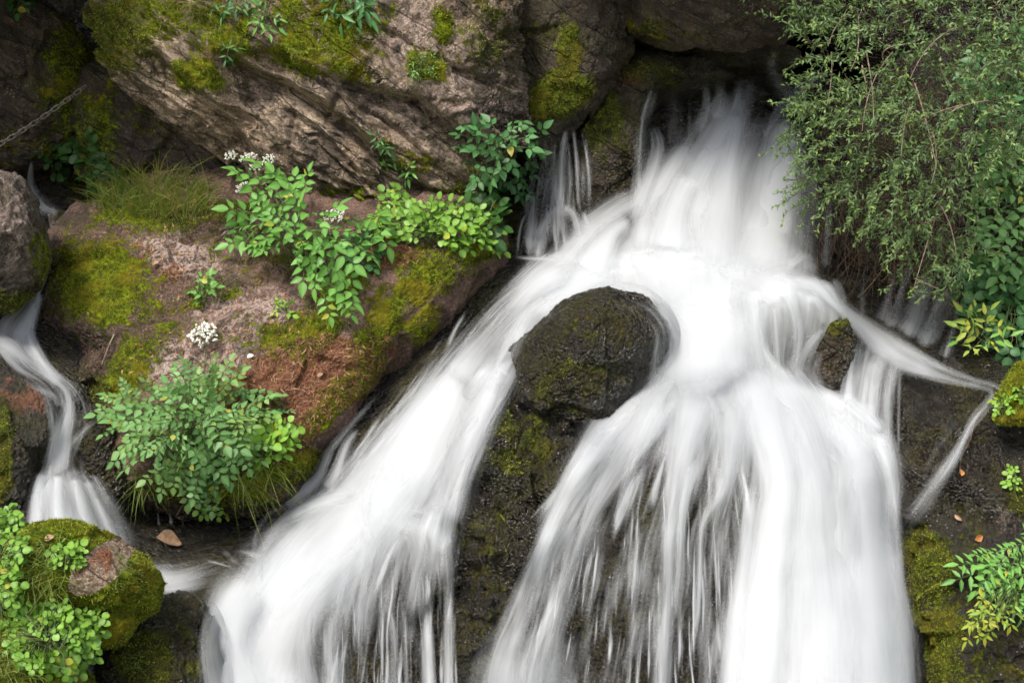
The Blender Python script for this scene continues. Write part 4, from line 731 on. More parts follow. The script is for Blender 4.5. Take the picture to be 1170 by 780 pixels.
# --- small stream on the left
w = Water()
w.sheet([(50, 282, 57, 280, .2), (42, 312, 60, 314, .25), (22, 342, 52, 347, .35), (-6, 366, 46, 380, .6), (-14, 392, 52, 402, .6, .5), (4, 418, 74, 424, .4, .5), (36, 440, 98, 440, .2, .35), (48, 470, 116, 468, .3, .3, .2), (52, 500, 108, 498, .35, .45, .25), (48, 528, 98, 526, .45), (38, 552, 114, 552, .8), (34, 590, 140, 594, .85, .85, .65), (32, 640, 168, 640, .85, .8, .6)], edge=.25, ends=(.06, .03), k=.8)
for r in ([(37, 182, 5, .5), (34, 205, 11, .65), (40, 225, 20, .6), (52, 238, 22, .45), (70, 243, 16, .25)], [(14, 188, 3, .3), (14, 200, 3, .3)], [(30, 243, 14, .4), (48, 246, 10, .5)],
          [(54, 276, 4, .5), (53, 300, 8, .3), (46, 328, 8, .5), (38, 350, 14, .65), (26, 374, 22, .75), (10, 392, 24, .7)], [(40, 340, 6, .6), (32, 366, 8, .7), (36, 392, 14, .75), (52, 420, 14, .7), (70, 440, 14, .75)],
          [(-20, 376, 20, .5), (8, 390, 26, .65), (34, 410, 22, .5), (58, 430, 18, .5), (75, 446, 16, .65), (77, 468, 18, .6), (70, 494, 24, .65), (65, 522, 28, .8), (62, 548, 30, .9)],
          [(14, 420, 20, .25), (40, 440, 12, .4), (62, 452, 10, .5), (70, 465, 10, .6)], [(126, 472, 6, .25), (108, 482, 9, .4), (92, 496, 11, .45), (78, 512, 14, .55), (70, 530, 18, .7)], [(88, 455, 10, .3), (92, 470, 12, .3), (86, 488, 12, .35)],
          [(52, 540, 14, .8), (46, 566, 18, 1.0), (42, 600, 20, 1.0), (42, 645, 20, 1.0)], [(66, 542, 14, .9), (66, 575, 18, 1.0), (70, 640, 22, 1.0)], [(84, 546, 14, .9), (94, 580, 18, 1.0), (108, 640, 22, .9)], [(98, 548, 10, .8), (116, 584, 14, .85), (140, 640, 20, .7)], [(106, 540, 10, .3), (126, 575, 14, .4), (152, 630, 20, .35)],
          [(140, 668, 40, .6), (180, 664, 38, 1.0), (205, 662, 36, .7), (240, 652, 34, .3), (285, 640, 30, .12)], [(160, 676, 24, .8), (198, 672, 26, .7), (235, 666, 24, .25), (270, 655, 20, .1)],
          [(112, 478, 3, .3), (112, 500, 3, .25)], [(180, 572, 3, .35), (182, 602, 4, .35)], [(192, 570, 3, .35), (196, 600, 4, .35)], [(204, 572, 3, .3), (210, 604, 3, .3)], [(170, 560, 3, .25), (170, 596, 3, .25)],
          [(105, 735, 8, .45), (101, 760, 14, .7), (98, 800, 18, .75)]):
    w.ribbon(r, k=.5, off=R_(.02, .05), ends=(.12, .12))
w.threads([(215, 640), (300, 600), (335, 590), (310, 660), (250, 690)], 22, lambda x, y: 1.35, (24, 60), (3, 8), (.16, .34), k=.9)
strm = w.build('stream', 'narrow white stream tumbling down the left side')
# ------------------------------------------------------------------ foliage helpers
def leaf_mat(name, dark, light, yellow=(.52, .40, .03), rough=.42, trans=.30):
    k = NT(name)
    at = k.n('ShaderNodeAttribute', attribute_name='tint'); sp = k.n('ShaderNodeSeparateColor'); k.l(at.outputs['Color'], sp.inputs[0])
    geo = k.n('ShaderNodeNewGeometry')
    nz = k.noise(geo.outputs['Position'], 90, 3, .6)
    c = k.mix(k.math('ADD', sp.outputs[0], k.math('MULTIPLY', k.math('SUBTRACT', nz, .5), .6), clamp=True), dark, light)
    c = k.mix(sp.outputs[1], c, yellow)
    c = k.mix(k.math('MULTIPLY', geo.outputs['Backfacing'], .35), c, tuple(min(1, x * 1.1 + .04) for x in light))
    c = k.mix(k.math('MULTIPLY', sp.outputs[2], .45), c, tuple(min(1, x * 1.35 + .02) for x in light))      # pale midrib
    pb = k.n('ShaderNodeBsdfPrincipled'); k.l(c, pb.inputs['Base Color']); pb.inputs['Roughness'].default_value = rough; pb.inputs['Specular IOR Level'].default_value = .4
    tl = k.n('ShaderNodeBsdfTranslucent'); k.l(k.mix(.35, c, (.25, .32, .02)), tl.inputs['Color'])
    m = k.n('ShaderNodeMixShader'); m.inputs[0].default_value = trans; k.l(pb.outputs[0], m.inputs[1]); k.l(tl.outputs[0], m.inputs[2]); k.l(m.outputs[0], k.out.inputs[0])
    return k.m
def plain_mat(name, a, b, rough=.7, scale=60, metal=0.):
    k = NT(name); geo = k.n('ShaderNodeNewGeometry'); nz = k.noise(geo.outputs['Position'], scale, 4, .6)
    pb = k.n('ShaderNodeBsdfPrincipled'); k.l(k.mix(k.mapr(nz, .35, .65), a, b), pb.inputs['Base Color']); pb.inputs['Roughness'].default_value = rough; pb.inputs['Metallic'].default_value = metal
    bp = k.n('ShaderNodeBump'); bp.inputs['Distance'].default_value = .003; bp.inputs['Strength'].default_value = .5; k.l(nz, bp.inputs['Height']); k.l(bp.outputs[0], pb.inputs['Normal'])
    k.l(pb.outputs[0], k.out.inputs[0]); return k.m
L_FRESH = leaf_mat('fresh_leaf', (.040, .135, .020), (.20, .44, .085))
L_MID = leaf_mat('mid_green_leaf', (.018, .075, .018), (.105, .27, .085))
L_BLUE = leaf_mat('blue_green_leaf', (.030, .095, .022), (.19, .38, .115))
L_CRESS = leaf_mat('cress_leaf', (.035, .125, .012), (.25, .46, .06))
L_BUSH = leaf_mat('shrub_leaf', (.030, .080, .024), (.20, .31, .12), (.38, .52, .05))
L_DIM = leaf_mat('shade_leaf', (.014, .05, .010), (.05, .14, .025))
L_GRASS = leaf_mat('grass_blade', (.06, .11, .012), (.20, .27, .04), (.42, .30, .10), .5)
L_MOSS = leaf_mat('moss_frond', (.046, .066, .005), (.38, .46, .025), (.28, .17, .02), .7, .15)
L_LIT = leaf_mat('dry_needles', (.06, .022, .012), (.26, .105, .055), (.42, .25, .12), .7, .05)
M_STEM = plain_mat('green_stem', (.05, .09, .02), (.12, .15, .05))
M_TWIG = plain_mat('pale_twig', (.15, .10, .07), (.34, .25, .19))
M_ROOT = plain_mat('dead_twig', (.05, .028, .017), (.15, .085, .05))
M_PETAL = plain_mat('white_petal', (.62, .62, .50), (.85, .84, .76))
M_DRYFL = plain_mat('dry_flower', (.32, .26, .12), (.5, .44, .26))
M_IRON = plain_mat('rusty_iron', (.14, .11, .09), (.36, .31, .26), .55, 140, .5)
M_DEAD = plain_mat('dead_leaf', (.30, .17, .09), (.46, .30, .18))
M_ORNG = plain_mat('orange_leaf', (.42, .16, .04), (.55, .26, .08))

def nrmz(v): v = np.asarray(v, float); return v / (np.linalg.norm(v, axis=-1, keepdims=True) + 1e-12)
# leaf outlines: (x across, y along, z up) in units of width, length, length
def _leaf(prof):
    """prof: (y, halfwidth, edge lift) rows; a midrib and two edges, folded and drooping"""
    V, F, mid = [], [], []
    for (y, hw, zl) in prof:
        dz = -.16 * y * y
        V += [(-hw, y, zl + dz), (0, y, dz - .03), (hw, y, zl + dz)]; mid += [0, 1, 0]
    for i in range(len(prof) - 1):
        a = 3 * i; F += [(a, a + 1, a + 4, a + 3), (a + 1, a + 2, a + 5, a + 4)]
    return np.array(V, float), np.array(F), np.array(mid, float)
T_OVATE = _leaf([(0, .04, 0), (.14, .34, .03), (.36, .5, .05), (.62, .38, .03), (.84, .17, .01), (1, .01, -.02)])
T_ROUND = _leaf([(0, .08, 0), (.1, .36, .03), (.35, .54, .06), (.65, .52, .05), (.88, .30, .02), (1, .05, -.01)])
T_SMALL = _leaf([(0, .05, 0), (.4, .5, .05), (1, .02, 0)])
T_LANCE = _leaf([(0, .05, 0), (.3, .46, .05), (.65, .36, .03), (1, .01, -.03)])
class Leaves:
    def __init__(s, T=T_OVATE): s.T = T; s.p, s.a, s.n, s.l, s.w, s.t = [], [], [], [], [], []
    def add(s, p, a, n, l, w, tint=.5, yel=0.):
        s.p.append(p); s.a.append(a); s.n.append(n); s.l.append(l); s.w.append(w); s.t.append((tint, yel))
    def build(s, name, mat, parent=None, **kw):
        if not s.p: return None
        p, a, n = np.array(s.p), nrmz(s.a), np.array(s.n); l, w, t = np.array(s.l), np.array(s.w), np.array(s.t)
        sd = nrmz(np.cross(a, n)); n = np.cross(sd, a)
        T, F, mid = s.T; K = len(T)
        V = p[:, None] + sd[:, None] * (T[None, :, :1] * w[:, None, None]) + a[:, None] * (T[None, :, 1:2] * l[:, None, None]) + n[:, None] * (T[None, :, 2:] * l[:, None, None])
        Fa = (F[None] + (np.arange(len(p)) * K)[:, None, None]).reshape(-1, F.shape[1])
        C = np.ones((len(p), K, 4)); C[:, :, 0] = t[:, :1]; C[:, :, 1] = t[:, 1:]; C[:, :, 2] = mid[None]
        return mesh_obj(name, V.reshape(-1, 3), Fa, mat, parent, cols={'tint': C.reshape(-1, 4)}, **kw)
class Tubes:
    def __init__(s): s.V, s.F, s.k = [], [], 0
    def add(s, pts, r0, r1=None, sides=5):
        pts = np.array(pts, float); r1 = r0 if r1 is None else r1; m = len(pts)
        t = nrmz(np.gradient(pts, axis=0)); ref = np.array([.31, .9, .17]); u = nrmz(np.cross(t, ref)); v = np.cross(t, u)
        an = np.linspace(0, 2 * math.pi, sides, endpoint=False); r = np.linspace(r0, r1, m)[:, None, None]
        ring = pts[:, None] + r * (np.cos(an)[None, :, None] * u[:, None] + np.sin(an)[None, :, None] * v[:, None])
        s.V.append(ring.reshape(-1, 3)); i = np.arange(m * sides).reshape(m, sides); j = np.roll(i, -1, 1)
        s.F.append(np.stack([i[:-1].ravel(), j[:-1].ravel(), j[1:].ravel(), i[1:].ravel()], 1) + s.k); s.k += m * sides
    def build(s, name, mat, parent=None, **kw): return mesh_obj(name, np.concatenate(s.V), np.concatenate(s.F), mat, parent, **kw) if s.V else None
def bez(a, b, c, n=8):
    t = np.linspace(0, 1, n)[:, None]; return (1 - t) ** 2 * a + 2 * t * (1 - t) * b + t * t * c
TOCAM = -FW
UPW = np.array([0, 0, 1.0])
def frond(Lv, St, base, m, dr, nr, Lf, pairs, ll, lw, tint, yel=0., droop=.12, spread=.95, stem_r=.0016, simple=False):
    """a pinnate leaf: petiole from base, leaflets in pairs and one at the tip"""
    dr = nrmz(dr); nr = nrmz(nr - (nr @ dr) * dr); sd = np.cross(dr, nr)
    s0 = m - dr * Lf * .5
    if base is not None and St is not None:
        mid = (base + s0) / 2 + UPW * .25 * np.linalg.norm(s0 - base) + .05 * TOCAM * np.linalg.norm(s0 - base)
        St.add(bez(base, mid, s0, 7), stem_r * 1.3, stem_r, 4)
    ax = [s0 + dr * Lf * t - nr * Lf * droop * t * t for t in np.linspace(0, 1, 6)]
    if St is not None: St.add(ax, stem_r, stem_r * .5, 4)
    for i in range(pairs):
        t = (.18 + .70 * i / max(1, pairs - 1)) if pairs > 1 else .55
        c = s0 + dr * Lf * t - nr * Lf * droop * t * t; sz = (.82 + .25 * math.sin(math.pi * min(1, t * 1.1)))
        for sg in (-1, 1):
            a = dr * R_(.25, .55) + sd * sg * spread + nr * R_(-.28, .10)
            Lv.add(c + sd * sg * ll * .06, a, nr + RNG.normal(0, .22, 3), ll * sz * R_(.85, 1.1), lw * sz * R_(.85, 1.1), np.clip(tint + RNG.normal(0, .16), 0, 1), yel * R_(.4, 1.2) if R_(0, 1) > .035 else R_(.5, 1))
    Lv.add(ax[-1], dr - nr * .2, nr + RNG.normal(0, .15, 3), ll * 1.1, lw * 1.1, np.clip(tint + RNG.normal(0, .12), 0, 1), yel * R_(.4, 1.2))
def herb(name, label, cat, poly, base, n, mind, Lf, pairs, ll, lw, mat, T=T_OVATE, off=(.03, .14), ybase=None, out_w=.8, cam_w=.35, up_w=.5, tint=(.35, .75), yellow=0., group=None, origin=None, side=0., droop=.14):
    b, bn, bd = hit(*base)
    root = empty(name, b, label, cat, group)
    Lv, St = Leaves(T), Tubes()
    xs = [q[0] for q in poly]; ys = [q[1] for q in poly]; cx, cy_ = sum(xs) / len(xs), sum(ys) / len(ys)
    sx, sy = (max(xs) - min(xs)) / 2, (max(ys) - min(ys)) / 2
    for (x, y) in scatter(poly, n, mind):
        rel = min(1, math.hypot((x - cx) / sx, (y - cy_) / sy))
        _, _, dh = hit(x, y)
        dd = min(dh, bd + .10) - (off[0] + (off[1] - off[0]) * (1 - rel * rel) * R_(.25, 1))
        m = P(x, y, dd)
        ox, oy = (x - (base[0] if origin is None else origin[0])) / sx, (y - (base[1] if origin is None else origin[1])) / sy
        dr = out_w * nrmz(RT * (ox + side) - UPV * (oy * .8 - .1)) + RNG.normal(0, .32, 3) - UPW * .22 + TOCAM * R_(.0, .4)
        nr = UPW * up_w + TOCAM * cam_w + RNG.normal(0, .22, 3) + RT * .15 * ox
        sc = R_(.6, 1.2)
        frond(Lv, St, b + RNG.normal(0, .015, 3), m, dr, nr, Lf * sc, pairs, ll * sc, lw * sc, R_(*tint), yellow * (R_(.5, 1) if R_(0, 1) < (.25 if yellow < .75 else .75) else .05), droop)
    Lv.build('foliage', mat, root); St.build('stem', M_STEM, root)
    return root, b
_oct = np.array([(1, 0, 0), (-1, 0, 0), (0, 1, 0), (0, -1, 0), (0, 0, 1), (0, 0, -1)], float)
_octF = np.array([(0, 2, 4), (2, 1, 4), (1, 3, 4), (3, 0, 4), (2, 0, 5), (1, 2, 5), (3, 1, 5), (0, 3, 5)])
def umbel(root, px, py, d, R, stem_from, mat=None, n=15, nn=7):
    """a flat head of many small white flower clusters on rays"""
    d = min(d, hit(px, py)[2] - .07); c = P(px, py, d); ax = nrmz(UPW * .75 + TOCAM * .5 + RNG.normal(0, .12, 3)); u = nrmz(np.cross(ax, RT + .01)); v = np.cross(ax, u)
    V, F, St = [], [], Tubes(); hub = c - ax * R * .9; k = 0
    for i in range(n):
        r = R * math.sqrt((i + .3) / n) * .95; a = i * 2.39996
        q = c + u * r * math.cos(a) + v * r * math.sin(a) - ax * .35 * r * r / R
        St.add([hub, (hub + q) / 2 + ax * R * .05, q], .0007, .0006, 3)
        for j in range(nn):
            o = q + RNG.normal(0, R * .085, 3) + ax * R_(0, .004); V.append(o + _oct * R * R_(.07, .13)); F.append(_octF + k); k += 6
    if stem_from is not None: St.add(bez(stem_from, (stem_from + hub) / 2 + UPW * .03, hub, 8), .0022, .0015, 5)
    h = mesh_obj('flower_head', np.concatenate(V), np.concatenate(F), mat or M_PETAL, root)
    st = St.build('flower_stalk', M_STEM, root)
    return h
class Blades:
    def __init__(s): s.V, s.F, s.C, s.k = [], [], [], 0
    def add(s, p, d, L, w, bend, tint, yel, nseg=5):
        d = nrmz(d); t = np.linspace(0, 1, nseg)[:, None]
        c = p + d * L * t + bend * L * t * t; sdv = nrmz(np.cross(d, TOCAM + RNG.normal(0, .4, 3)))
        ww = w * (1 - t ** 1.6) * .5 + .0002
        s.V.append(np.stack([c - sdv * ww, c + sdv * ww], 1).reshape(-1, 3)); i = np.arange(nseg - 1) * 2 + s.k
        s.F.append(np.stack([i, i + 1, i + 3, i + 2], 1)); s.k += 2 * nseg
        C = np.ones((2 * nseg, 4)); C[:, 0] = tint; C[:, 1] = yel; C[:, 2] = 0; s.C.append(C)
    def build(s, name, mat, parent=None): return mesh_obj(name, np.concatenate(s.V), np.concatenate(s.F), mat, parent, cols={'tint': np.concatenate(s.C)})
def grass(label, poly, n, L, w=.004, yel=.3, hang=0., lean=0., group=None, tint=(.3, .9), name='grass_tuft', clump=1):
    xs = [q[0] for q in poly]; ys = [q[1] for q in poly]
    b, _, _ = hit(sum(xs) / len(xs), sum(ys) / len(ys))
    B = Blades()
    for x, y in scatter(poly, max(1, n // clump), 1.5):
        p, nr, _ = hit(x, y)
        if p is None: continue
        for _c in range(clump):
            d = UPW * (1 - hang) * R_(.5, 1) + TOCAM * R_(.1, .6) + RT * (RNG.normal(lean, .45)) + nr * .3
            B.add(p + RNG.normal(0, .006, 3) - nr * .004, d, R_(*L), w * R_(.6, 1.2), -UPW * R_(.2, .9) * (.5 + hang) + RT * RNG.normal(lean, .25), R_(*tint), yel if R_(0, 1) < yel else 0.)
    o = B.build(name, L_GRASS)
    mv = o.data; co = np.empty(len(mv.vertices) * 3, np.float32); mv.vertices.foreach_get('co', co); co = co.reshape(-1, 3) - b; mv.vertices.foreach_set('co', co.astype(np.float32).ravel()); o.location = b
    return tag(o, label, 'grass tuft', group)

# ------------------------------------------------------------------ plants on the left slope
ang, b = herb('flowering_herb', 'tall fresh green herb with white flower umbels under the tan outcrop', 'herb',
  [(262, 245), (285, 200), (320, 188), (350, 205), (352, 245), (400, 232), (425, 245), (440, 262), (425, 285), (385, 292), (400, 330), (398, 352), (372, 350), (352, 315), (340, 290), (300, 285), (268, 275)],
  (345, 300), 52, 12, .11, 3, .052, .029, L_FRESH, off=(.10, .26), tint=(.4, .9), up_w=.75, cam_w=.3, origin=(340, 265), droop=.1)
for (x, y, R) in ((264, 177, .026), (284, 178, .036), (293, 189, .028), (307, 181, .026), (278, 213, .032)):
    umbel(ang, x, y, 5.38, R, P(300, 258, 5.62))
umbel(ang, 383, 244, 5.26, .040, b); umbel(ang, 376, 264, 5.28, .03, b, M_DRYFL, 10, 5); umbel(ang, 272, 202, 5.55, .012, P(300, 258, 5.62), M_DRYFL, 6, 4)
herb('ground_cover_plant', 'low bed of small round bright leaves along the foot of the outcrop', 'plant',
  [(428, 250), (440, 225), (455, 212), (470, 235), (510, 232), (545, 240), (568, 262), (572, 285), (545, 284), (500, 275), (450, 270), (430, 268)],
  (490, 270), 130, 5, .045, 1, .027, .021, L_CRESS, T_ROUND, off=(.02, .10), tint=(.3, .85), up_w=.6, cam_w=.5)
herb('ground_cover_plant', 'small patch of dark round leaves below the white umbel', 'plant',
  [(395, 280), (420, 275), (432, 290), (425, 305), (400, 302)], (412, 300), 16, 7, .04, 1, .03, .024, L_MID, T_ROUND, off=(.02, .06))
herb('cliff_shrub', 'leafy sapling growing from the right end of the tan outcrop beside the cascade', 'shrub',
  [(530, 150), (545, 140), (570, 150), (585, 132), (605, 140), (618, 170), (600, 190), (602, 215), (585, 222), (575, 245), (560, 238), (548, 210), (542, 180)],
  (566, 210), 44, 9, .09, 2, .044, .028, L_MID, off=(.06, .22), tint=(.4, .95), up_w=.55, cam_w=.6, origin=(568, 170))
big, b = herb('leafy_herb', 'broad blue green clump of pinnate leaves hanging over the front edge of the pink slab', 'herb',
  [(116, 468), (150, 436), (185, 440), (205, 420), (250, 424), (272, 446), (318, 452), (326, 474), (285, 486), (292, 512), (262, 526), (258, 552), (238, 572), (212, 554), (188, 552), (172, 524), (144, 526), (148, 500), (116, 496)],
  (225, 520), 125, 8, .115, 4, .034, .024, L_BLUE, off=(.02, .34), tint=(.2, 1.0), yellow=.25, up_w=.85, cam_w=.4, origin=(225, 480))
umbel(big, 232, 379, 5.22, .055, b, M_PETAL, 22, 7)
herb('ground_cover_plant', 'bright yellow green round leaved sprays right of the hanging blue green clump', 'plant',
  [(282, 505), (300, 490), (330, 482), (338, 500), (320, 520), (290, 530)], (300, 520), 26, 8, .04, 1, .028, .026, L_CRESS, T_ROUND, off=(.03, .10), tint=(.6, 1.0))
herb('ground_cover_plant', 'tiny yellow leaved trailing sprays at the dripping lip under the slab', 'plant',
  [(225, 560), (250, 560), (262, 588), (232, 590)], (245, 572), 12, 7, .03, 1, .020, .016, L_CRESS, T_ROUND, off=(.03, .08), yellow=.5, tint=(.5, .9))
herb('seedling', 'small upright seedling in the middle of the slab beside a tuft of grass', 'plant', [(225, 318), (238, 312), (242, 335), (228, 345)], (232, 345), 9, 6, .05, 1, .032, .018, L_FRESH, off=(.03, .07))
herb('seedling', 'yellow green sprig on the bare pink rock', 'plant', [(312, 345), (335, 346), (332, 358), (314, 356)], (322, 356), 6, 6, .03, 1, .024, .015, L_CRESS, off=(.02, .04), tint=(.9, 1), yellow=.6)
herb('seedling', 'thin herb shoot rising above the blue green clump', 'plant', [(218, 412), (245, 405), (252, 430), (225, 432)], (235, 440), 9, 7, .06, 2, .024, .012, L_FRESH, T_LANCE, off=(.05, .12), origin=(235, 440))
# little plants on top of the outcrop
for lab, pl, bs, nn, ll, T, m in (
  ('small rosette of strap leaves on the mossy top of the outcrop', [(362, -8), (412, -10), (422, 14), (398, 32), (372, 18)], (392, 2), 16, .055, T_LANCE, L_MID),
  ('little fern tuft at the top edge left of the strap leaved rosette', [(290, 8), (312, 6), (316, 30), (300, 38), (290, 26)], (303, 20), 10, .035, T_LANCE, L_FRESH),
  ('spray of small leaves hanging over the top edge of the picture', [(240, -8), (285, -8), (278, 14), (250, 14)], (262, 0), 12, .034, T_LANCE, L_MID),
  ('tiny fern below the leafy spray on the mossy outcrop', [(252, 54), (270, 54), (268, 70), (255, 70)], (262, 62), 6, .028, T_LANCE, L_MID),
  ('tiny cushion of green leaves and white stars on bare rock', [(468, 62), (498, 62), (498, 88), (470, 90)], (484, 76), 16, .016, T_SMALL, L_FRESH),
  ('small tufted plant in the lower crack of the outcrop', [(430, 178), (450, 176), (452, 190), (434, 192)], (442, 184), 7, .032, T_LANCE, L_FRESH),
  ('little fern in the long diagonal crack', [(424, 150), (440, 158), (448, 172), (436, 170)], (436, 162), 7, .026, T_LANCE, L_MID),
  ('second tufted plant right of the crack plant', [(456, 190), (472, 188), (472, 202), (460, 204)], (465, 196), 6, .032, T_LANCE, L_FRESH)):
    herb('rock_plant', lab, 'plant', pl, bs, nn, 4, ll * 1.2, 1, ll, ll * .36, m, T, off=(.01, .06), cam_w=.6, origin=(bs[0], bs[1] - 4))
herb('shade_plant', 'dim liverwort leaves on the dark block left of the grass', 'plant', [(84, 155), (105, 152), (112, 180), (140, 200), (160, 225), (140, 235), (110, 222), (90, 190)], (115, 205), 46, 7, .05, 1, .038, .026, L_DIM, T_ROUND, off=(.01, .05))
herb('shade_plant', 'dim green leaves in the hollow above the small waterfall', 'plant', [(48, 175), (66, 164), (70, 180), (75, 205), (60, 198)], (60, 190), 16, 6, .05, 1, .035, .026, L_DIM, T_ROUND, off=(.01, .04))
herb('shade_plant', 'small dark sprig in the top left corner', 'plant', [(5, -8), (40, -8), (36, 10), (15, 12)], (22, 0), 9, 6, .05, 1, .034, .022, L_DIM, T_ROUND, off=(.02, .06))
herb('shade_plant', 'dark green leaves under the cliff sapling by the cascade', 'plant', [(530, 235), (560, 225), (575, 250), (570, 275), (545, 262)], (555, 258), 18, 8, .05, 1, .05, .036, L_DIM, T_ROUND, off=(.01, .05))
# grass
grass('long green and straw coloured grass in the hollow under the outcrop', [(100, 238), (130, 212), (180, 205), (240, 215), (245, 246), (200, 252), (130, 250)], 520, (.09, .22), .004, .45, tint=(.5, 1))
grass('short grass tuft beside the seedling on the slab', [(215, 330), (250, 318), (262, 330), (258, 345), (220, 350)], 110, (.03, .09), .003, .2, lean=.2)
grass('grass hanging from the lip right of the blue green clump', [(255, 500), (300, 505), (320, 530), (290, 560), (250, 555)], 150, (.07, .2), .0035, .3, hang=.85)
grass('few grass blades hanging over the wet edge left of the clump', [(142, 530), (170, 535), (185, 560), (160, 560)], 60, (.06, .14), .003, .2, hang=.9)
grass('straw tuft hanging below the cliff sapling', [(533, 190), (546, 186), (548, 205), (536, 208)], 50, (.05, .14), .0035, .6, hang=.8)
grass('thin grass under the flowering herb', [(315, 285), (350, 280), (370, 310), (330, 310)], 90, (.03, .1), .003, .3)
grass('dry tuft on the mossy top edge of the outcrop', [(195, 0), (240, 5), (235, 25), (210, 20)], 70, (.04, .11), .003, .6, hang=.5)
# lower left: grass and cress on and beside the mossy boulder
grass('long yellow green grass combed over the left of the mossy boulder', [(14, 640), (40, 610), (75, 606), (88, 640), (60, 690), (22, 690)], 420, (.04, .12), .0028, .22, hang=.55, lean=-.1)
grass('small grass tuft on the right shoulder of the mossy boulder', [(130, 632), (150, 635), (150, 668), (132, 672)], 90, (.03, .07), .0026, .15, hang=.6)
grass('rank grass on the mound in the bottom left corner', [(-5, 715), (30, 725), (45, 765), (10, 785), (-10, 780)], 260, (.06, .17), .003, .4, hang=.5)
grass('small grass tuft on the low rock by the main fall', [(150, 750), (165, 748), (168, 765), (152, 768)], 40, (.02, .05), .0025, .2, hang=.5)
herb('cress', 'bright cress spilling below the mossy boulder at the bottom left', 'cress', [(10, 735), (20, 700), (55, 690), (85, 698), (100, 715), (108, 745), (85, 768), (50, 765), (20, 755)], (55, 745), 150, 5, .035, 1, .021, .019, L_CRESS, T_ROUND, off=(.03, .12), tint=(.3, .95), origin=(55, 720))
herb('cress', 'tall cress at the left edge beside the mossy boulder', 'cress', [(-10, 590), (10, 578), (28, 600), (16, 640), (20, 690), (5, 715), (-10, 710)], (0, 690), 120, 5, .035, 1, .020, .018, L_CRESS, T_ROUND, off=(.03, .12), tint=(.25, .85), origin=(0, 650))
herb('cress', 'cress sprig rooted on top of the mossy boulder', 'cress', [(58, 640), (68, 622), (82, 618), (95, 628), (92, 645), (65, 648)], (78, 638), 24, 5, .025, 1, .018, .016, L_CRESS, T_ROUND, off=(.015, .05), tint=(.5, 1.0))
herb('cress', 'cress sprig between the mossy boulder and the small cushion', 'cress', [(85, 712), (95, 698), (115, 700), (112, 722), (96, 735)], (98, 722), 18, 6, .03, 1, .022, .02, L_CRESS, T_ROUND, off=(.02, .06), tint=(.5, 1.0))

# ------------------------------------------------------------------ the hanging bush at upper right
bp0 = P(1120, 20, 5.3)
bush = empty('bush', bp0, 'large fine leaved bush hanging over the right side of the fall', 'bush')
bpoly = [(905, -10), (935, -25), (1180, -30), (1185, 150), (1140, 165), (1118, 210), (1110, 285), (1085, 305), (1050, 292), (1020, 262), (985, 222), (950, 225), (915, 205), (930, 175), (912, 150), (926, 120), (915, 100), (950, 88), (960, 60), (940, 45)]
Lb, Sb, Sp = Leaves(T_SMALL), Tubes(), Tubes()
def bush_depth(x, y): return 5.42 - .55 * sstep(900, 1090, x) + .30 * sstep(120, 320, y) - .08 * sstep(1090, 1180, x)
def twig(x, y, dep, d, L, leaf_from=.1, tipgreen=True, thick=.0016, dens=1.0, ls=1.0, base_t=None):
    p = P(x, y, dep); d = nrmz(d); n = max(5, int(L / .011)); pts = [p]; tb = R_(.15, .75) if base_t is None else base_t
    for i in range(n):
        d = nrmz(d + RNG.normal(0, .13, 3) - UPW * .012); p = p + d * L / n; pts.append(p)
        t = i / n
        if t < leaf_from: continue
        for q in range(2 if R_(0, 1) < dens else 1):
            a = nrmz(d * R_(.3, .9) + RNG.normal(0, .62, 3)); tip = max(0, (t - .72) / .28) if tipgreen else 0
            Lb.add(p, a, UPW * .6 + TOCAM * .4 + RNG.normal(0, .45, 3), ls * R_(.015, .029) * (1 - .25 * tip), ls * R_(.006, .010), np.clip(tb + RNG.normal(0, .15) + .35 * tip, 0, 1), .6 * tip * R_(.4, 1) + (.0 if R_(0, 1) > .02 else .8))
    Sb.add(pts, thick, thick * .4, 3)
    return pts
for x, y in scatter(bpoly, 640, 4):
    dep = bush_depth(x, y) + R_(-.10, .22)
    out_ = nrmz(RT * (-(1130 - x) / 160 + R_(-.5, .5)) - UPV * ((y - 60) / 220 + R_(-.3, .5)) + TOCAM * R_(.1, .9) + RNG.normal(0, .4, 3))
    twig(x, y, dep, out_, R_(.09, .24), dens=.85)
# the airy shoots that stick out over the water
for (x, y, dx, dy, L) in ((945, 60, -.75, .75, .34), (930, 50, -.5, .8, .2), (960, 35, -.2, .9, .18), (990, 20, -.9, .35, .22), (940, 85, -.9, -.2, .16), (940, 110, -.9, -.35, .17), (925, 128, -1, -.1, .12), (945, 62, -.95, .1, .18), (960, 205, -.9, -.55, .26), (945, 190, -1, -.3, .22), (940, 215, -.85, -.6, .20), (985, 215, -.5, -.9, .2), (1000, 0, .2, .9, .2), (1080, 290, .3, -.9, .16), (1040, 285, -.2, -.9, .2), (1050, 250, -.8, -.4, .24), (1075, 300, -.1, -1, .16)):
    for j in range(2):
        twig(x + R_(-4, 4), y + R_(-4, 4), bush_depth(x, y) - .03, RT * dx + UPV * dy + RNG.normal(0, .15, 3), L * R_(.7, 1.1), .15, dens=.6, ls=1.05, base_t=.75)
Lb.build('foliage', L_BUSH, bush); Sb.build('branch', M_ROOT, bush)
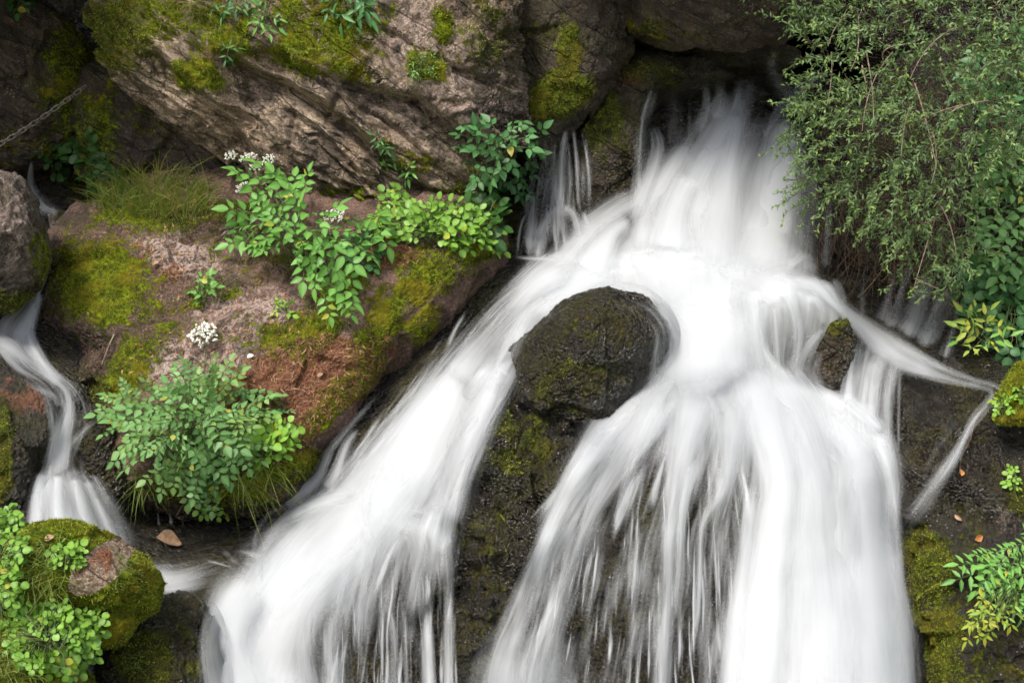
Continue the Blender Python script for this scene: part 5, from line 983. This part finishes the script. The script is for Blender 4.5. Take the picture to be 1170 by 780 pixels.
for (x0, y0, x1, y1, x2, y2) in ((975, 10, 950, 30, 948, 50), (980, 12, 985, 60, 972, 80), (990, 60, 1000, 110, 998, 150), (985, 75, 992, 100, 990, 130), (1010, 70, 1000, 50, 1050, 50), (1020, 60, 990, 90, 985, 150), (1100, 120, 1060, 130, 1050, 140), (1085, 130, 1100, 118, 1130, 115), (1045, 95, 1060, 140, 1070, 190), (1065, 150, 1075, 180, 1064, 210), (1040, 120, 1030, 150, 1030, 180), (1075, 230, 1055, 290, 1044, 330), (1075, 235, 1090, 260, 1092, 290), (1055, 255, 1075, 250, 1080, 240), (960, 230, 990, 225, 975, 200), (1046, 318, 1060, 325, 1072, 330), (1100, 30, 1060, 40, 1040, 90), (950, 60, 952, 90, 945, 120)):
    d = bush_depth((x0 + x2) / 2, (y0 + y2) / 2) - .12
    Sp = Tubes(); Sp.add(bez(P(x0, y0, d + .05), P(x1, y1, d), P(x2, y2, d - .03), 12), .0030, .0012, 5); Sp.build('dead_stem', M_TWIG, bush)
Rt = Tubes()
for i in range(150):
    x, y = R_(930, 1100), R_(200, 290); d = bush_depth(x, y) + R_(.05, .35); L = R_(30, 95)
    x2 = x + RNG.normal(-3, 22); Rt.add(bez(P(x, y, d), P(x + RNG.normal(0, 16), y + L * .5, d - R_(-.03, .08)), P(x2, y + L, d + R_(-.08, .05)), 9), R_(.0009, .002), .0006, 4)
for (x0, y0, x1, y1) in ((1010, 305, 980, 340), (1015, 318, 1050, 330), (1100, 350, 1040, 300)):
    d = bush_depth(x0, y0); Rt.add(bez(P(x0, y0, d), P((x0 + x1) / 2, (y0 + y1) / 2 + 5, d - .03), P(x1, y1, d), 8), .002, .001, 4)
Rt.build('root', M_ROOT, bush)
herb('climbing_plant', 'blue green broad leaved creeper at the right edge beside the bush', 'climber', [(1120, 200), (1140, 160), (1180, 120), (1190, 325), (1150, 320), (1112, 285), (1115, 250)], (1165, 260), 46, 12, .12, 3, .048, .030, L_BLUE, off=(.12, .42), tint=(.4, .95), cam_w=.65, origin=(1185, 200))
herb('climbing_plant', 'dark lower leaves hanging under the blue green creeper', 'climber', [(1108, 310), (1180, 315), (1185, 405), (1160, 405), (1125, 372), (1105, 340)], (1160, 350), 55, 9, .07, 1, .044, .036, L_MID, T_ROUND, off=(.05, .22), tint=(.1, .55), cam_w=.7)
herb('climbing_plant', 'broad light leaves mixed into the right part of the bush', 'climber', [(1100, 60), (1180, 10), (1185, 140), (1130, 170), (1100, 130)], (1165, 100), 34, 12, .10, 2, .046, .028, L_MID, off=(.25, .5), tint=(.2, .7), cam_w=.65, origin=(1150, 60))
yp, _ = herb('yellowing_plant', 'small plant with yellow and brown leaves below the creeper', 'plant', [(1100, 365), (1115, 352), (1140, 372), (1148, 392), (1120, 400), (1098, 392)], (1128, 395), 18, 9, .06, 1, .046, .018, L_FRESH, T_LANCE, off=(.22, .34), yellow=1.0, cam_w=.7, tint=(.7, 1))
herb('leafy_herb', 'pinnate leaved herb with yellowing lower leaves on the lower right rock', 'herb', [(1112, 640), (1140, 622), (1180, 615), (1185, 690), (1160, 690), (1125, 672), (1110, 655)], (1165, 668), 22, 12, .115, 4, .040, .016, L_FRESH, T_LANCE, off=(.07, .2), tint=(.35, .95), cam_w=.55, origin=(1190, 640))
herb('yellowing_plant', 'drooping yellowed shoot under the pinnate herb at lower right', 'plant', [(1108, 700), (1130, 680), (1165, 685), (1160, 705), (1125, 722), (1110, 728)], (1165, 672), 18, 8, .06, 2, .030, .012, L_CRESS, T_LANCE, off=(.14, .22), yellow=1.0, cam_w=.6, origin=(1175, 680))
for lab, pl, bs in (('yellow green sprig on the mossy hump', [(1138, 456), (1152, 454), (1154, 470), (1140, 472)], (1147, 468)), ('sprig at the right edge of the mossy hump', [(1160, 444), (1172, 442), (1174, 456), (1162, 456)], (1168, 454)), ('little sprig on the bare rock above the pinnate herb', [(1154, 536), (1162, 534), (1164, 556), (1154, 560)], (1158, 552))):
    herb('seedling', lab, 'plant', pl, bs, 9, 4, .022, 1, .017, .014, L_CRESS, T_ROUND, off=(.015, .04), tint=(.7, 1), yellow=.3)

# ------------------------------------------------------------------ chain, fallen leaves, twigs
lk_n, lk = 22, []
bm = bmesh.new()
for i in range(lk_n):
    t = (i + .5) / lk_n; f = lambda t: P(-40 + 138 * t, 186 - 88 * t + 20 * t * (1 - t), 5.40 + .17 * t)
    c = f(t); dr = nrmz(f(t + .02) - f(t - .02)); up = nrmz(np.cross(dr, TOCAM) * (1 if i % 2 else .2) + TOCAM * (.25 if i % 2 else 1)); up = nrmz(up - (up @ dr) * dr); sd = np.cross(dr, up)
    ln = np.linalg.norm(f(1) - f(0)) / lk_n * .68; wd = ln * .42; r = ln * .125; path = []
    for a in np.linspace(0, 2 * math.pi, 14, endpoint=False): path.append(c + dr * (ln - wd) * math.copysign(1, math.cos(a)) * (1 if abs(math.cos(a)) > .1 else 0) + dr * wd * math.cos(a) + sd * wd * math.sin(a))
    ring = []
    for j, q in enumerate(path):
        tg = nrmz(path[(j + 1) % 14] - path[j - 1]); u = up; v = np.cross(tg, u)
        ring.append([bm.verts.new(q + r * (math.cos(b_) * u + math.sin(b_) * v)) for b_ in np.linspace(0, 2 * math.pi, 6, endpoint=False)])
    for j in range(14):
        for m in range(6): bm.faces.new((ring[j][m], ring[(j + 1) % 14][m], ring[(j + 1) % 14][(m + 1) % 6], ring[j][(m + 1) % 6]))
me = bpy.data.meshes.new('chain'); bm.to_mesh(me); bm.free(); me.materials.append(M_IRON)
for p_ in me.polygons: p_.use_smooth = True
ch = bpy.data.objects.new('chain', me); COL.objects.link(ch); tag(ch, 'rusty iron chain stretched across the dark hollow at upper left', 'chain')
def dead_leaf(px, py, L, W, ang, label, mat, up=.015):
    p, nr, d = hit(px, py); Lf = Leaves(_leaf([(0, .05, 0), (.2, .42, .16), (.5, .5, .22), (.8, .3, .12), (1, .02, .1)]))
    a = RT * math.cos(ang) + UPV * math.sin(ang); a = a - (a @ nr) * nr
    Lf.add(p + nr * up - a * L / 2, a, nr + .4 * TOCAM, L, W, .5)
    o = Lf.build('fallen_leaf', mat, None, origin=p); return tag(o, label, 'leaf')
dead_leaf(182, 622, .10, .06, .5, 'curled tan dead leaf caught beside the stream pool', M_DEAD, .03)
dead_leaf(1115, 614, .035, .025, .3, 'orange fallen leaf on the dark lower right slope', M_ORNG)
dead_leaf(1096, 590, .03, .014, -.6, 'narrow brown leaf above the orange leaf', M_DEAD)
dead_leaf(1094, 541, .025, .022, 1.2, 'small yellow leaf at the lower end of the red twig', M_ORNG)
dead_leaf(288, 410, .024, .018, .2, 'small white petal like leaf on the moss of the slab', M_PETAL)
dead_leaf(279, 428, .022, .016, .2, 'small straw leaf below the white petal', M_DEAD)
dead_leaf(368, 431, .022, .016, .7, 'pale leaf on the red needle litter', M_DEAD)
dead_leaf(180, 303, .028, .016, .7, 'tan leaf on the upper part of the slab', M_DEAD)
dead_leaf(58, 618, .03, .02, .7, 'brown leaf on top of the mossy boulder', M_DEAD)
def stick(pp, label, mat, r=.0022, up=.012):
    T = Tubes(); q = []
    for x, y in pp:
        p, nr, d = hit(x, y); q.append(p + TOCAM * up)
    T.add(q, r, r * .6, 5); o = T.build('twig', mat, None, origin=q[0]); return tag(o, label, 'twig')
stick([(133, 382), (127, 395), (119, 416)], 'pale bare twig leaning on the moss of the slab', M_TWIG, .003, .03)
stick([(1113, 478), (1108, 500), (1097, 522), (1095, 540)], 'thin red brown twig on the lower right slope', M_ROOT, .003)
stick([(196, 640), (206, 650), (216, 658)], 'short dark twig over the foam of the pool', M_ROOT, .0014, .05)

# ------------------------------------------------------------------ moss fronds and needle litter
def fuzz(r, name, label, chan, thr, per_m2, L, w, mat, parent, lie=0., yel=.25):
    V, F, mk = r['V'], r['F'], r['mask']
    a, b_, c = V[F[:, 0]], V[F[:, 1]], V[F[:, 2]]
    n = np.cross(b_ - a, c - a); ar = np.linalg.norm(n, axis=1); nn = n / (ar[:, None] + 1e-12)
    m = mk[F, chan].mean(1) + .45 * fbm((a + b_ + c) / 3, 14, 3, .6)
    X, Y, D = proj(a)
    ok = (m > thr) & ((nn * (CAM - a)).sum(1) > -.1 * D) & (X > -60) & (X < 1230) & (Y > -50) & (Y < 830)
    idx = np.where(ok)[0]
    if not len(idx): return
    cnt = min(60000, int(per_m2 * ar[idx].sum() / 2))
    if cnt < 5: return
    ch = RNG.choice(idx, cnt, p=ar[idx] / ar[idx].sum()); u, v = RNG.random(cnt), RNG.random(cnt); fl = u + v > 1; u[fl], v[fl] = 1 - u[fl], 1 - v[fl]
    p = a[ch] + u[:, None] * (b_[ch] - a[ch]) + v[:, None] * (c[ch] - a[ch])
    d = nrmz(nn[ch] * (1 - lie) + RNG.normal(0, .55, (cnt, 3)) + UPW * .25 * (1 - lie) - lie * nn[ch] * (RNG.normal(0, .55, (cnt, 3)) * nn[ch]).sum(1)[:, None])
    if lie: d = nrmz(d - .9 * (d * nn[ch]).sum(1)[:, None] * nn[ch])
    s = nrmz(np.cross(d, RNG.normal(0, 1, (cnt, 3)))) if not lie else nrmz(np.cross(d, nn[ch]))
    l = RNG.uniform(*L, cnt)[:, None]; ww = RNG.uniform(*w, cnt)[:, None]; p = p + nn[ch] * (.004 if lie else -.003)
    Vv = np.stack([p - s * ww * .5, p + s * ww * .5, p + d * l * .6 + s * ww * .35, p + d * l], 1).reshape(-1, 3)
    i = np.arange(cnt) * 4; Ff = np.stack([i, i + 1, i + 2, i + 3], 1)
    C = np.ones((cnt, 4, 4)); pt = fbm(p, 9, 3, .6, seed=2); C[:, :, 0] = np.clip(.5 + .7 * pt + RNG.normal(0, .22, cnt), 0, 1)[:, None]; C[:, :, 1] = np.where(RNG.random(cnt) < yel * (1 - pt), RNG.random(cnt), 0)[:, None]; C[:, :, 2] = 0
    o = mesh_obj(name, Vv, Ff, mat, parent, cols={'tint': C.reshape(-1, 4)}); o['kind'] = 'stuff'
    if label and parent is None: o['label'] = label
    return o
for r in ROCKS:
    fuzz(r, 'moss', None, 0, .62, 45000, (.005, .014), (.0015, .0035), L_MOSS, r['o'])
for k_, (nm_, ch_, th_, pm_, L_, w_) in enumerate((('leaf_scraps', 2, .5, 1000, (.008, .022), (.004, .010)),)):
    fuzz(R_SL, nm_, 'dead leaf scraps and bits lying on the bare pink rock', ch_, th_, pm_, L_, w_, L_LIT, None, lie=1.0, yel=.6)
fuzz(R_SL, 'needle_litter', 'red brown needles and leaf scraps lying on the slab', 3, .45, 14000, (.010, .030), (.002, .005), L_LIT, None, lie=1.0, yel=.3)

# ------------------------------------------------------------------ repeats share a group
GROUPS = {'fallen_leaf': 'fallen leaves lying on the rocks', 'grass_tuft': 'grass tufts on the mossy rocks', 'rock_plant': 'little plants rooted on the tan outcrop', 'seedling': 'small seedlings on bare rock', 'cress': 'cress around the mossy boulder', 'shade_plant': 'dim plants in the shaded hollows', 'twig': 'loose twigs', 'stone': 'small stones in the left stream', 'ground_cover_plant': 'round leaved ground cover', 'climbing_plant': 'creepers at the right edge'}
for o in list(scene.objects):
    g = GROUPS.get(o.name.split('.')[0])
    if g and o.parent is None and 'group' not in o: o['group'] = g
